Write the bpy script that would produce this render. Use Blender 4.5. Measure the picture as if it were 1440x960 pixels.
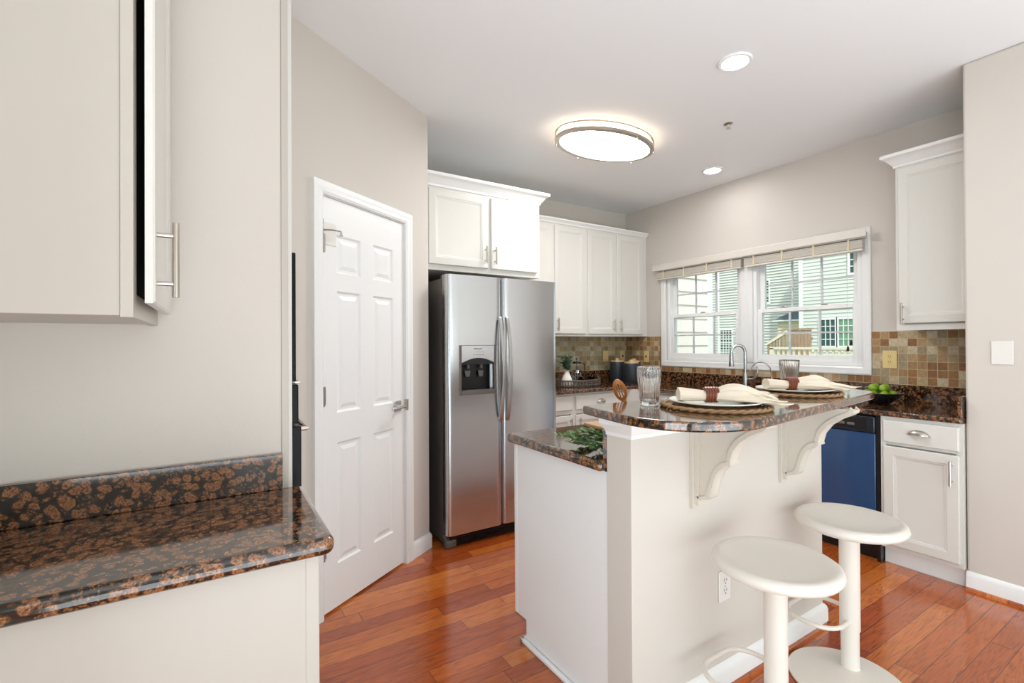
import bpy, math, random
from math import pi, sin, cos, radians, sqrt, atan2
from mathutils import Vector, Matrix

for o in list(bpy.data.objects):
    bpy.data.objects.remove(o)
random.seed(7)
scn = bpy.context.scene
COL = scn.collection

# ------------------------------------------------------------------ camera
F, YAW, PITCH, ROLL, EYE = 667.5, .55977, .00518, -.00518, 1.328
cd = bpy.data.cameras.new('camera')
cam = bpy.data.objects.new('camera', cd)
COL.objects.link(cam)
cd.sensor_width = 36.0
cd.lens = F / 1440 * 36.0
cd.clip_start = 0.02
cd.clip_end = 200
fw = Vector((sin(YAW) * cos(PITCH), cos(YAW) * cos(PITCH), sin(PITCH)))
r_ = Vector((cos(YAW), -sin(YAW), 0))
u_ = r_.cross(fw)
r2 = r_ * cos(ROLL) + u_ * sin(ROLL)
u2 = -r_ * sin(ROLL) + u_ * cos(ROLL)
m = Matrix((r2, u2, -fw)).transposed().to_4x4()
m.translation = Vector((0, 0, EYE))
cam.matrix_world = m
scn.camera = cam

# ------------------------------------------------------------------ light and exposure
WORLD_STRENGTH = 1.15
EXPOSURE = 0.40
w = bpy.data.worlds.new('world')
scn.world = w
w.use_nodes = True
nt = w.node_tree
bg = nt.nodes['Background']
bg.inputs['Color'].default_value = (0.90, 0.95, 1.0, 1)
bg.inputs['Strength'].default_value = WORLD_STRENGTH
scn.view_settings.view_transform = 'Standard'
scn.view_settings.look = 'None'
scn.view_settings.gamma = 1
scn.view_settings.use_curve_mapping = False
scn.view_settings.exposure = EXPOSURE


def area_light(name, loc, target, sx, sy, power, color):
    ld = bpy.data.lights.new(name, 'AREA')
    ld.shape = 'RECTANGLE'
    ld.size, ld.size_y = sx, sy
    ld.energy = power
    ld.color = color
    o = bpy.data.objects.new(name, ld)
    COL.objects.link(o)
    o.location = loc
    o.rotation_euler = (Vector(target) - Vector(loc)).to_track_quat('-Z', 'Y').to_euler()
    return o


# fill lights added behind the viewer, standing in for unseen daylight
area_light('rear_patio_door_daylight', (1.8, -3.3, 1.3), (2.2, .4, 2.6), 3.2, 1.9, 22, (.78, .93, 1.0))  # added fill from the rear, no door is modelled there
area_light('rear_floor_daylight_bounce', (1.6, -1.9, .3), (1.9, -1.2, 2.9), 5.0, 2.8, 132, (.79, .935, 1.0))  # added uplight near the floor that brightens the ceiling
area_light('rear_side_window_daylight', (-2.8, -.9, 1.0), (2.6, .9, 2.6), 3.0, 2.0, 100, (.78, .93, 1.0))  # added fill from the left, brightens the surfaces facing it
sd = bpy.data.lights.new('sun', 'SUN')
sd.energy = 2.3
sd.angle = radians(1.0)
sd.color = (1.0, .98, .95)
sun = bpy.data.objects.new('sun', sd)
COL.objects.link(sun)
sun.rotation_euler = Vector((.6, .6, -.95)).to_track_quat('-Z', 'Y').to_euler()


# ------------------------------------------------------------------ materials
def lin(c):
    out = []
    for v in c:
        v /= 255.0
        out.append(v / 12.92 if v <= .04045 else ((v + .055) / 1.055) ** 2.4)
    return (*out, 1)


def new_mat(name):
    mt = bpy.data.materials.new(name)
    mt.use_nodes = True
    return mt, mt.node_tree.nodes, mt.node_tree.links, mt.node_tree.nodes['Principled BSDF']


def plain(name, rgb, rough=.5, metal=0, bump=0.0, scale=60, var=.03, coat=0, spec=.5, rough_var=0.0):
    mt, N, L, P = new_mat(name)
    tc = N.new('ShaderNodeTexCoord')
    ns = N.new('ShaderNodeTexNoise')
    ns.inputs['Scale'].default_value = scale
    ns.inputs['Detail'].default_value = 4
    L.new(tc.outputs['Object'], ns.inputs['Vector'])
    mx = N.new('ShaderNodeMix')
    mx.data_type = 'RGBA'
    c = lin(rgb)
    mx.inputs['A'].default_value = tuple(max(0, v * (1 - var)) for v in c[:3]) + (1,)
    mx.inputs['B'].default_value = tuple(min(1, v * (1 + var)) for v in c[:3]) + (1,)
    L.new(ns.outputs['Fac'], mx.inputs['Factor'])
    L.new(mx.outputs['Result'], P.inputs['Base Color'])
    P.inputs['Roughness'].default_value = rough
    P.inputs['Metallic'].default_value = metal
    P.inputs['Coat Weight'].default_value = coat
    P.inputs['Coat Roughness'].default_value = .05
    P.inputs['Specular IOR Level'].default_value = spec
    if bump:
        b = N.new('ShaderNodeBump')
        b.inputs['Strength'].default_value = bump
        b.inputs['Distance'].default_value = .002
        L.new(ns.outputs['Fac'], b.inputs['Height'])
        L.new(b.outputs['Normal'], P.inputs['Normal'])
    return mt


def ramp(N, stops):
    r = N.new('ShaderNodeValToRGB')
    el = r.color_ramp.elements
    while len(el) > 1:
        el.remove(el[-1])
    el[0].position = stops[0][0]
    el[0].color = stops[0][1]
    for p, c in stops[1:]:
        e = el.new(p)
        e.color = c
    return r


def granite_mat():
    mt, N, L, P = new_mat('brown_granite')
    tc = N.new('ShaderNodeTexCoord')
    n0 = N.new('ShaderNodeTexNoise')
    n0.inputs['Scale'].default_value = 38
    n0.inputs['Detail'].default_value = 4
    L.new(tc.outputs['Object'], n0.inputs['Vector'])
    vm = N.new('ShaderNodeVectorMath')
    vm.operation = 'MULTIPLY_ADD'
    vm.inputs[1].default_value = (.026, .026, .026)
    L.new(n0.outputs['Color'], vm.inputs[0])
    L.new(tc.outputs['Object'], vm.inputs[2])
    vo = N.new('ShaderNodeTexVoronoi')
    vo.inputs['Scale'].default_value = 50
    vo.inputs['Randomness'].default_value = 1
    L.new(vm.outputs[0], vo.inputs['Vector'])
    # ovoid centres: orange brown, rims pale, dark green-black between
    rp = ramp(N, [(0, lin((136, 90, 60))), (.30, lin((126, 82, 52))), (.42, lin((140, 98, 66))), (.50, lin((100, 68, 44))),
                  (.58, lin((56, 40, 28))), (.70, lin((28, 23, 20))), (1, lin((22, 22, 20)))])
    L.new(vo.outputs['Distance'], rp.inputs['Fac'])
    # some cells are wholly dark
    sep = N.new('ShaderNodeSeparateColor')
    L.new(vo.outputs['Color'], sep.inputs[0])
    gt = N.new('ShaderNodeMath')
    gt.operation = 'GREATER_THAN'
    gt.inputs[1].default_value = .80
    L.new(sep.outputs[0], gt.inputs[0])
    n1 = N.new('ShaderNodeTexNoise')
    n1.inputs['Scale'].default_value = 210
    n1.inputs['Detail'].default_value = 6
    n1.inputs['Roughness'].default_value = .7
    L.new(tc.outputs['Object'], n1.inputs['Vector'])
    vo2 = N.new('ShaderNodeTexVoronoi')
    vo2.inputs['Scale'].default_value = 140
    L.new(vm.outputs[0], vo2.inputs['Vector'])
    dark = ramp(N, [(0, lin((140, 98, 60))), (.32, lin((108, 72, 42))), (.48, lin((60, 48, 38))), (.66, lin((28, 26, 24))), (1, lin((16, 17, 17)))])
    L.new(vo2.outputs['Distance'], dark.inputs['Fac'])
    m1 = N.new('ShaderNodeMix')
    m1.data_type = 'RGBA'
    L.new(gt.outputs[0], m1.inputs['Factor'])
    L.new(rp.outputs['Color'], m1.inputs['A'])
    L.new(dark.outputs['Color'], m1.inputs['B'])
    # fine speckle over everything
    sp = ramp(N, [(0, (.1, .1, .1, 1)), (.42, (.30, .29, .28, 1)), (.5, (1.05, 1.03, 1, 1)), (.62, (1.6, 1.52, 1.4, 1))])
    L.new(n1.outputs['Fac'], sp.inputs['Fac'])
    m2 = N.new('ShaderNodeMix')
    m2.data_type = 'RGBA'
    m2.blend_type = 'MULTIPLY'
    m2.inputs['Factor'].default_value = .95
    L.new(m1.outputs['Result'], m2.inputs['A'])
    L.new(sp.outputs['Color'], m2.inputs['B'])
    L.new(m2.outputs['Result'], P.inputs['Base Color'])
    P.inputs['Roughness'].default_value = .10
    P.inputs['Specular IOR Level'].default_value = .62
    P.inputs['Coat Weight'].default_value = .6
    P.inputs['Coat IOR'].default_value = 1.5
    P.inputs['Coat Roughness'].default_value = .045
    return mt


def math_node(N, L, op, a, b=None):
    n = N.new('ShaderNodeMath')
    n.operation = op
    for i, v in enumerate((a, b)):
        if v is None:
            continue
        if isinstance(v, (int, float)):
            n.inputs[i].default_value = v
        else:
            L.new(v, n.inputs[i])
    return n.outputs[0]


def floor_mat():
    mt, N, L, P = new_mat('cherry_stained_oak_planks')
    tc = N.new('ShaderNodeTexCoord')
    sx = N.new('ShaderNodeSeparateXYZ')
    L.new(tc.outputs['Object'], sx.inputs[0])
    W, LEN = .083, 1.05
    row = math_node(N, L, 'FLOOR', math_node(N, L, 'DIVIDE', sx.outputs['Y'], W))
    fy = math_node(N, L, 'FRACT', math_node(N, L, 'DIVIDE', sx.outputs['Y'], W))
    wn = N.new('ShaderNodeTexWhiteNoise')
    wn.noise_dimensions = '1D'
    L.new(row, wn.inputs['W'])
    off = math_node(N, L, 'MULTIPLY', wn.outputs['Value'], 7.3)
    xs = math_node(N, L, 'ADD', math_node(N, L, 'DIVIDE', sx.outputs['X'], LEN), off)
    colid = math_node(N, L, 'FLOOR', xs)
    fx = math_node(N, L, 'FRACT', xs)
    cb = N.new('ShaderNodeCombineXYZ')
    L.new(colid, cb.inputs[0])
    L.new(row, cb.inputs[1])
    w2 = N.new('ShaderNodeTexWhiteNoise')
    w2.noise_dimensions = '2D'
    L.new(cb.outputs[0], w2.inputs['Vector'])
    base = ramp(N, [(0, lin((156, 70, 24))), (.3, lin((170, 82, 28))), (.6, lin((182, 94, 34))), (.85, lin((194, 108, 44))), (1, lin((206, 124, 56)))])
    L.new(w2.outputs['Value'], base.inputs['Fac'])
    # grain: stretched noise with a per plank offset
    vadd = N.new('ShaderNodeVectorMath')
    vadd.operation = 'MULTIPLY_ADD'
    L.new(w2.outputs['Color'], vadd.inputs[0])
    vadd.inputs[1].default_value = (9, 9, 9)
    L.new(tc.outputs['Object'], vadd.inputs[2])
    mp = N.new('ShaderNodeMapping')
    mp.inputs['Scale'].default_value = (1.3, 15, 1)
    L.new(vadd.outputs[0], mp.inputs['Vector'])
    wv = N.new('ShaderNodeTexNoise')
    wv.inputs['Scale'].default_value = 1.5
    wv.inputs['Detail'].default_value = 2
    wv.inputs['Distortion'].default_value = .4
    L.new(mp.outputs[0], wv.inputs['Vector'])
    rings = math_node(N, L, 'FRACT', math_node(N, L, 'MULTIPLY', wv.outputs['Fac'], 11.0))
    tri = math_node(N, L, 'ABSOLUTE', math_node(N, L, 'SUBTRACT', rings, .5))
    mp2 = N.new('ShaderNodeMapping')
    mp2.inputs['Scale'].default_value = (6, 190, 1)
    L.new(vadd.outputs[0], mp2.inputs['Vector'])
    fine = N.new('ShaderNodeTexNoise')
    fine.inputs['Scale'].default_value = 2
    fine.inputs['Detail'].default_value = 3
    L.new(mp2.outputs[0], fine.inputs['Vector'])
    g = math_node(N, L, 'ADD', math_node(N, L, 'MULTIPLY', tri, .55), math_node(N, L, 'MULTIPLY', fine.outputs['Fac'], .75))
    gr = ramp(N, [(.25, (.48, .38, .32, 1)), (.46, (.95, .93, .9, 1)), (.75, (1.22, 1.18, 1.12, 1))])
    L.new(g, gr.inputs['Fac'])
    mx = N.new('ShaderNodeMix')
    mx.data_type = 'RGBA'
    mx.blend_type = 'MULTIPLY'
    mx.inputs['Factor'].default_value = .95
    L.new(base.outputs['Color'], mx.inputs['A'])
    L.new(gr.outputs['Color'], mx.inputs['B'])
    # joints between the boards
    e1 = math_node(N, L, 'LESS_THAN', fy, .028)
    e2 = math_node(N, L, 'LESS_THAN', fx, .0026)
    e = math_node(N, L, 'MAXIMUM', e1, e2)
    mj = N.new('ShaderNodeMix')
    mj.data_type = 'RGBA'
    L.new(math_node(N, L, 'MULTIPLY', e, .8), mj.inputs['Factor'])
    L.new(mx.outputs['Result'], mj.inputs['A'])
    mj.inputs['B'].default_value = lin((54, 22, 12))
    L.new(mj.outputs['Result'], P.inputs['Base Color'])
    P.inputs['Roughness'].default_value = .21
    P.inputs['Coat Weight'].default_value = .55
    P.inputs['Coat Roughness'].default_value = .12
    b = N.new('ShaderNodeBump')
    b.inputs['Strength'].default_value = .25
    b.inputs['Distance'].default_value = .0012
    L.new(math_node(N, L, 'SUBTRACT', math_node(N, L, 'MULTIPLY', g, .3), e), b.inputs['Height'])
    L.new(b.outputs['Normal'], P.inputs['Normal'])
    return mt


def tile_mat(name, axis, origin_u, origin_z, size, tones):
    mt, N, L, P = new_mat(name)
    tc = N.new('ShaderNodeTexCoord')
    s = N.new('ShaderNodeSeparateXYZ')
    L.new(tc.outputs['Object'], s.inputs[0])
    u = math_node(N, L, 'DIVIDE', math_node(N, L, 'ADD', s.outputs[axis], origin_u), size)
    v = math_node(N, L, 'DIVIDE', math_node(N, L, 'ADD', s.outputs['Z'], origin_z), size)
    cb = N.new('ShaderNodeCombineXYZ')
    L.new(math_node(N, L, 'FLOOR', u), cb.inputs[0])
    L.new(math_node(N, L, 'FLOOR', v), cb.inputs[1])
    wn = N.new('ShaderNodeTexWhiteNoise')
    wn.noise_dimensions = '2D'
    L.new(cb.outputs[0], wn.inputs['Vector'])
    n = len(tones)
    rp = ramp(N, [(i / n, lin(t)) for i, t in enumerate(tones)])
    rp.color_ramp.interpolation = 'CONSTANT'
    L.new(wn.outputs['Value'], rp.inputs['Fac'])
    ns = N.new('ShaderNodeTexNoise')
    ns.inputs['Scale'].default_value = 55
    ns.inputs['Detail'].default_value = 5
    L.new(tc.outputs['Object'], ns.inputs['Vector'])
    sh = ramp(N, [(.3, (.8, .78, .76, 1)), (.7, (1.15, 1.15, 1.15, 1))])
    L.new(ns.outputs['Fac'], sh.inputs['Fac'])
    mx = N.new('ShaderNodeMix')
    mx.data_type = 'RGBA'
    mx.blend_type = 'MULTIPLY'
    mx.inputs['Factor'].default_value = 1
    L.new(rp.outputs['Color'], mx.inputs['A'])
    L.new(sh.outputs['Color'], mx.inputs['B'])
    fu, fv = math_node(N, L, 'FRACT', u), math_node(N, L, 'FRACT', v)
    e = math_node(N, L, 'MAXIMUM', math_node(N, L, 'LESS_THAN', fu, .055), math_node(N, L, 'LESS_THAN', fv, .055))
    mj = N.new('ShaderNodeMix')
    mj.data_type = 'RGBA'
    L.new(e, mj.inputs['Factor'])
    L.new(mx.outputs['Result'], mj.inputs['A'])
    mj.inputs['B'].default_value = lin((198, 176, 146))
    L.new(mj.outputs['Result'], P.inputs['Base Color'])
    P.inputs['Roughness'].default_value = .42
    b = N.new('ShaderNodeBump')
    b.inputs['Strength'].default_value = .5
    b.inputs['Distance'].default_value = .002
    L.new(math_node(N, L, 'SUBTRACT', 1.0, e), b.inputs['Height'])
    L.new(b.outputs['Normal'], P.inputs['Normal'])
    return mt


def steel_mat(name, rgb, rough, stretch=(1, 1, 300)):
    mt, N, L, P = new_mat(name)
    tc = N.new('ShaderNodeTexCoord')
    mp = N.new('ShaderNodeMapping')
    mp.inputs['Scale'].default_value = stretch
    L.new(tc.outputs['Object'], mp.inputs['Vector'])
    ns = N.new('ShaderNodeTexNoise')
    ns.inputs['Scale'].default_value = 3
    ns.inputs['Detail'].default_value = 3
    L.new(mp.outputs[0], ns.inputs['Vector'])
    r = N.new('ShaderNodeMapRange')
    r.inputs['To Min'].default_value = rough * .8
    r.inputs['To Max'].default_value = rough * 1.2
    L.new(ns.outputs['Fac'], r.inputs['Value'])
    L.new(r.outputs[0], P.inputs['Roughness'])
    P.inputs['Base Color'].default_value = lin(rgb)
    P.inputs['Metallic'].default_value = 1
    b = N.new('ShaderNodeBump')
    b.inputs['Strength'].default_value = .04
    b.inputs['Distance'].default_value = .0005
    L.new(ns.outputs['Fac'], b.inputs['Height'])
    L.new(b.outputs['Normal'], P.inputs['Normal'])
    return mt


def emit_mat(name, rgb, strength):
    mt, N, L, P = new_mat(name)
    P.inputs['Base Color'].default_value = (.9, .9, .88, 1)
    P.inputs['Emission Color'].default_value = lin(rgb)
    P.inputs['Emission Strength'].default_value = strength
    return mt


def glass_mat(name, rgb=(255, 255, 255), rough=0.0):
    mt, N, L, P = new_mat(name)
    P.inputs['Base Color'].default_value = lin(rgb)
    P.inputs['Roughness'].default_value = rough
    P.inputs['Transmission Weight'].default_value = 1
    P.inputs['IOR'].default_value = 1.45
    return mt


def pane_mat():
    mt, N, L, P = new_mat('window_pane_glass')
    out = N['Material Output']
    N.remove(P)
    tr = N.new('ShaderNodeBsdfTransparent')
    tr.inputs[0].default_value = (.96, .98, .975, 1)
    gl = N.new('ShaderNodeBsdfGlossy')
    gl.inputs['Roughness'].default_value = 0
    fr = N.new('ShaderNodeFresnel')
    fr.inputs['IOR'].default_value = 1.45
    mx = N.new('ShaderNodeMixShader')
    L.new(fr.outputs[0], mx.inputs[0])
    L.new(tr.outputs[0], mx.inputs[1])
    L.new(gl.outputs[0], mx.inputs[2])
    L.new(mx.outputs[0], out.inputs['Surface'])
    return mt


def wood_mat(name, a, b, scale=(2, 2, 30), rough=.45):
    mt, N, L, P = new_mat(name)
    tc = N.new('ShaderNodeTexCoord')
    mp = N.new('ShaderNodeMapping')
    mp.inputs['Scale'].default_value = scale
    L.new(tc.outputs['Object'], mp.inputs['Vector'])
    ns = N.new('ShaderNodeTexNoise')
    ns.inputs['Scale'].default_value = 4
    ns.inputs['Detail'].default_value = 5
    L.new(mp.outputs[0], ns.inputs['Vector'])
    rp = ramp(N, [(.3, lin(a)), (.7, lin(b))])
    L.new(ns.outputs['Fac'], rp.inputs['Fac'])
    L.new(rp.outputs['Color'], P.inputs['Base Color'])
    P.inputs['Roughness'].default_value = rough
    return mt


def stripes_mat(name, a, b, freq, thresh=.5, axis='Z', rough=.7):
    """woven or slatted look: alternating bands along one object axis, broken by noise"""
    mt, N, L, P = new_mat(name)
    tc = N.new('ShaderNodeTexCoord')
    s = N.new('ShaderNodeSeparateXYZ')
    L.new(tc.outputs['Object'], s.inputs[0])
    fr = math_node(N, L, 'FRACT', math_node(N, L, 'MULTIPLY', s.outputs[axis], freq))
    ns = N.new('ShaderNodeTexNoise')
    ns.inputs['Scale'].default_value = 90
    L.new(tc.outputs['Object'], ns.inputs['Vector'])
    t = math_node(N, L, 'LESS_THAN', math_node(N, L, 'ADD', fr, math_node(N, L, 'MULTIPLY', ns.outputs['Fac'], .3)), thresh)
    mx = N.new('ShaderNodeMix')
    mx.data_type = 'RGBA'
    L.new(t, mx.inputs['Factor'])
    mx.inputs['A'].default_value = lin(a)
    mx.inputs['B'].default_value = lin(b)
    L.new(mx.outputs['Result'], P.inputs['Base Color'])
    P.inputs['Roughness'].default_value = rough
    return mt


M = {}
M['wall'] = plain('warm_beige_wall_paint', (207, 199, 190), .75, bump=.12, scale=220, var=.012)
M['ceiling'] = plain('ceiling_paint', (240, 241, 242), .85, bump=.1, scale=200, var=.01)
M['cab_cream'] = plain('cream_cabinet_side_laminate', (188, 180, 170), .4, bump=.03, scale=30, var=.012)  # cream tone, with the weaker light at the left darkened into it
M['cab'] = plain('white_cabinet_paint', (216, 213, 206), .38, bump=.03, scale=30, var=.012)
M['trim'] = plain('white_trim_paint', (236, 235, 233), .35, bump=.02, scale=40, var=.01)
M['granite'] = granite_mat()
M['floor'] = floor_mat()
M['steel'] = steel_mat('brushed_stainless_steel', (202, 205, 208), .24)
M['fridge_side'] = plain('grey_textured_fridge_side', (112, 106, 102), .5, metal=.3, bump=.15, scale=300)
M['nickel'] = plain('brushed_nickel', (190, 182, 172), .28, metal=1, var=.01)
M['handle'] = plain('satin_steel_handle', (190, 188, 186), .3, metal=1, var=.01)
M['chrome'] = steel_mat('polished_chrome', (214, 214, 214), .1, (1, 1, 1))
M['black'] = plain('black_plastic', (16, 16, 17), .32)
M['black_gloss'] = plain('black_oven_glass', (9, 9, 10), .35, spec=.15)
M['navy'] = plain('dark_blue_black_enamel', (20, 66, 112), .14, coat=.7, var=.02)  # blue window reflection put into the base colour of a black door
M['bracket'] = plain('cream_bracket_paint', (206, 197, 184), .5)
M['navy_dark'] = plain('dark_control_panel_plastic', (22, 28, 38), .25)
M['dark_gap'] = plain('dark_cabinet_interior', (12, 10, 9), .9)  # near-black colour standing in for shade inside cabinets
M['stool'] = plain('warm_white_powder_coat', (230, 222, 212), .36, bump=.05, scale=350, var=.01)
M['almond'] = plain('almond_plastic', (226, 200, 138), .35)
M['white_plastic'] = plain('white_plastic', (228, 224, 218), .3)
M['slot'] = plain('outlet_slots', (30, 26, 22), .6)
M['glass'] = glass_mat('clear_drinking_glass')
M['pane'] = pane_mat()
M['plate'] = plain('glazed_white_stoneware', (238, 233, 224), .18, coat=.3)
M['mat'] = stripes_mat('woven_water_hyacinth', (176, 140, 100), (112, 78, 50), 260, .35, 'X')
M['linen'] = plain('cream_linen', (234, 220, 200), .85, bump=.4, scale=500, var=.05)
M['ring'] = wood_mat('dark_red_brown_wood', (98, 44, 24), (150, 78, 44), (4, 4, 4), .3)
M['spoon'] = wood_mat('orange_brown_wood', (158, 88, 34), (196, 122, 56), (10, 10, 2), .35)
M['board'] = wood_mat('light_wood', (176, 138, 96), (208, 176, 134), (30, 2, 2), .5)
M['lid_wood'] = wood_mat('pale_beech', (206, 172, 126), (228, 198, 156), (2, 14, 2), .5)
M['canister'] = plain('matte_charcoal_ceramic', (44, 50, 54), .42, bump=.05)
M['basket'] = plain('black_brown_wicker', (92, 80, 70), .45, bump=.3, scale=200)
M['vase'] = plain('white_ceramic', (236, 228, 222), .4)
M['leaf'] = plain('green_leaf', (84, 128, 58), .42, scale=25, var=.45)
M['leaf_pale'] = plain('pale_eucalyptus_leaf', (122, 150, 118), .6, scale=18, var=.35)
M['stem'] = plain('brown_green_stem', (78, 74, 48), .7)
M['lime'] = plain('lime_peel', (128, 160, 34), .35, bump=.25, scale=130, var=.22)
M['bowl'] = plain('black_glazed_bowl', (22, 22, 24), .16, coat=.5)
M['mug'] = glass_mat('smoked_glass', (120, 124, 126), .02)
M['lamp_glass'] = emit_mat('lit_lamp_diffuser', (250, 249, 248), 29)
M['lamp_rim'] = emit_mat('lit_lamp_diffuser_side', (255, 222, 176), 3.0)
M['led'] = emit_mat('lit_recessed_lens', (250, 249, 248), 60)
M['blind'] = stripes_mat('cream_blind_slats', (222, 214, 200), (168, 158, 142), 110, .22, 'Z', .5)
M['blind_rail'] = plain('cream_blind_rail', (214, 206, 196), .4)
M['tape'] = plain('cream_ladder_tape', (214, 198, 168), .7)
M['cord'] = plain('blind_cord', (214, 210, 200), .7)
M['tassel'] = plain('dark_cord_tassel', (40, 30, 24), .5)
M['vinyl'] = plain('white_vinyl_sash', (240, 240, 238), .3, var=.01)
M['muntin'] = plain('grey_white_muntin', (206, 206, 206), .4)
TONES = [(170, 138, 98), (188, 168, 134), (150, 108, 66), (178, 156, 120), (160, 126, 86), (196, 180, 150), (140, 98, 60), (176, 146, 104), (158, 142, 112)]
TONES_A = [(176, 164, 132), (188, 178, 150), (158, 140, 102), (180, 168, 136), (168, 150, 112), (196, 188, 162), (150, 128, 90), (176, 158, 120), (172, 164, 138)]
M['tile_b'] = tile_mat('tumbled_stone_mosaic_window_wall', 'Y', 0.0, -1.032, .053, TONES)
M['tile_a'] = tile_mat('tumbled_stone_mosaic_back_wall', 'X', 0.0, -1.032, .053, TONES_A)
M['siding_near'] = plain('cream_vinyl_siding', (236, 230, 222), .6, scale=8)
M['siding_far'] = plain('pale_green_grey_vinyl_siding', (204, 209, 200), .6, scale=8)
M['siding_tan'] = plain('tan_vinyl_siding', (206, 200, 172), .6, scale=8)
M['ext_white'] = plain('exterior_white_trim', (232, 234, 230), .5)
M['ext_glass'] = plain('dark_green_window_glass', (30, 74, 66), .08)
M['curtain'] = plain('green_curtain_fabric', (110, 150, 122), .8, scale=20, var=.15)
M['shingle'] = plain('slate_grey_shingle', (84, 100, 106), .9, bump=.5, scale=60, var=.3)
M['fence_wood'] = wood_mat('weathered_fence_boards', (142, 118, 96), (178, 154, 130), (14, 14, 1), .8)
M['deck_wood'] = plain('painted_cream_deck_wood', (222, 214, 190), .6, scale=20)
M['grass'] = plain('lawn_green', (84, 110, 62), .95, bump=.5, scale=30, var=.4)
M['asphalt'] = plain('grey_patio', (150, 148, 142), .9)


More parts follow.
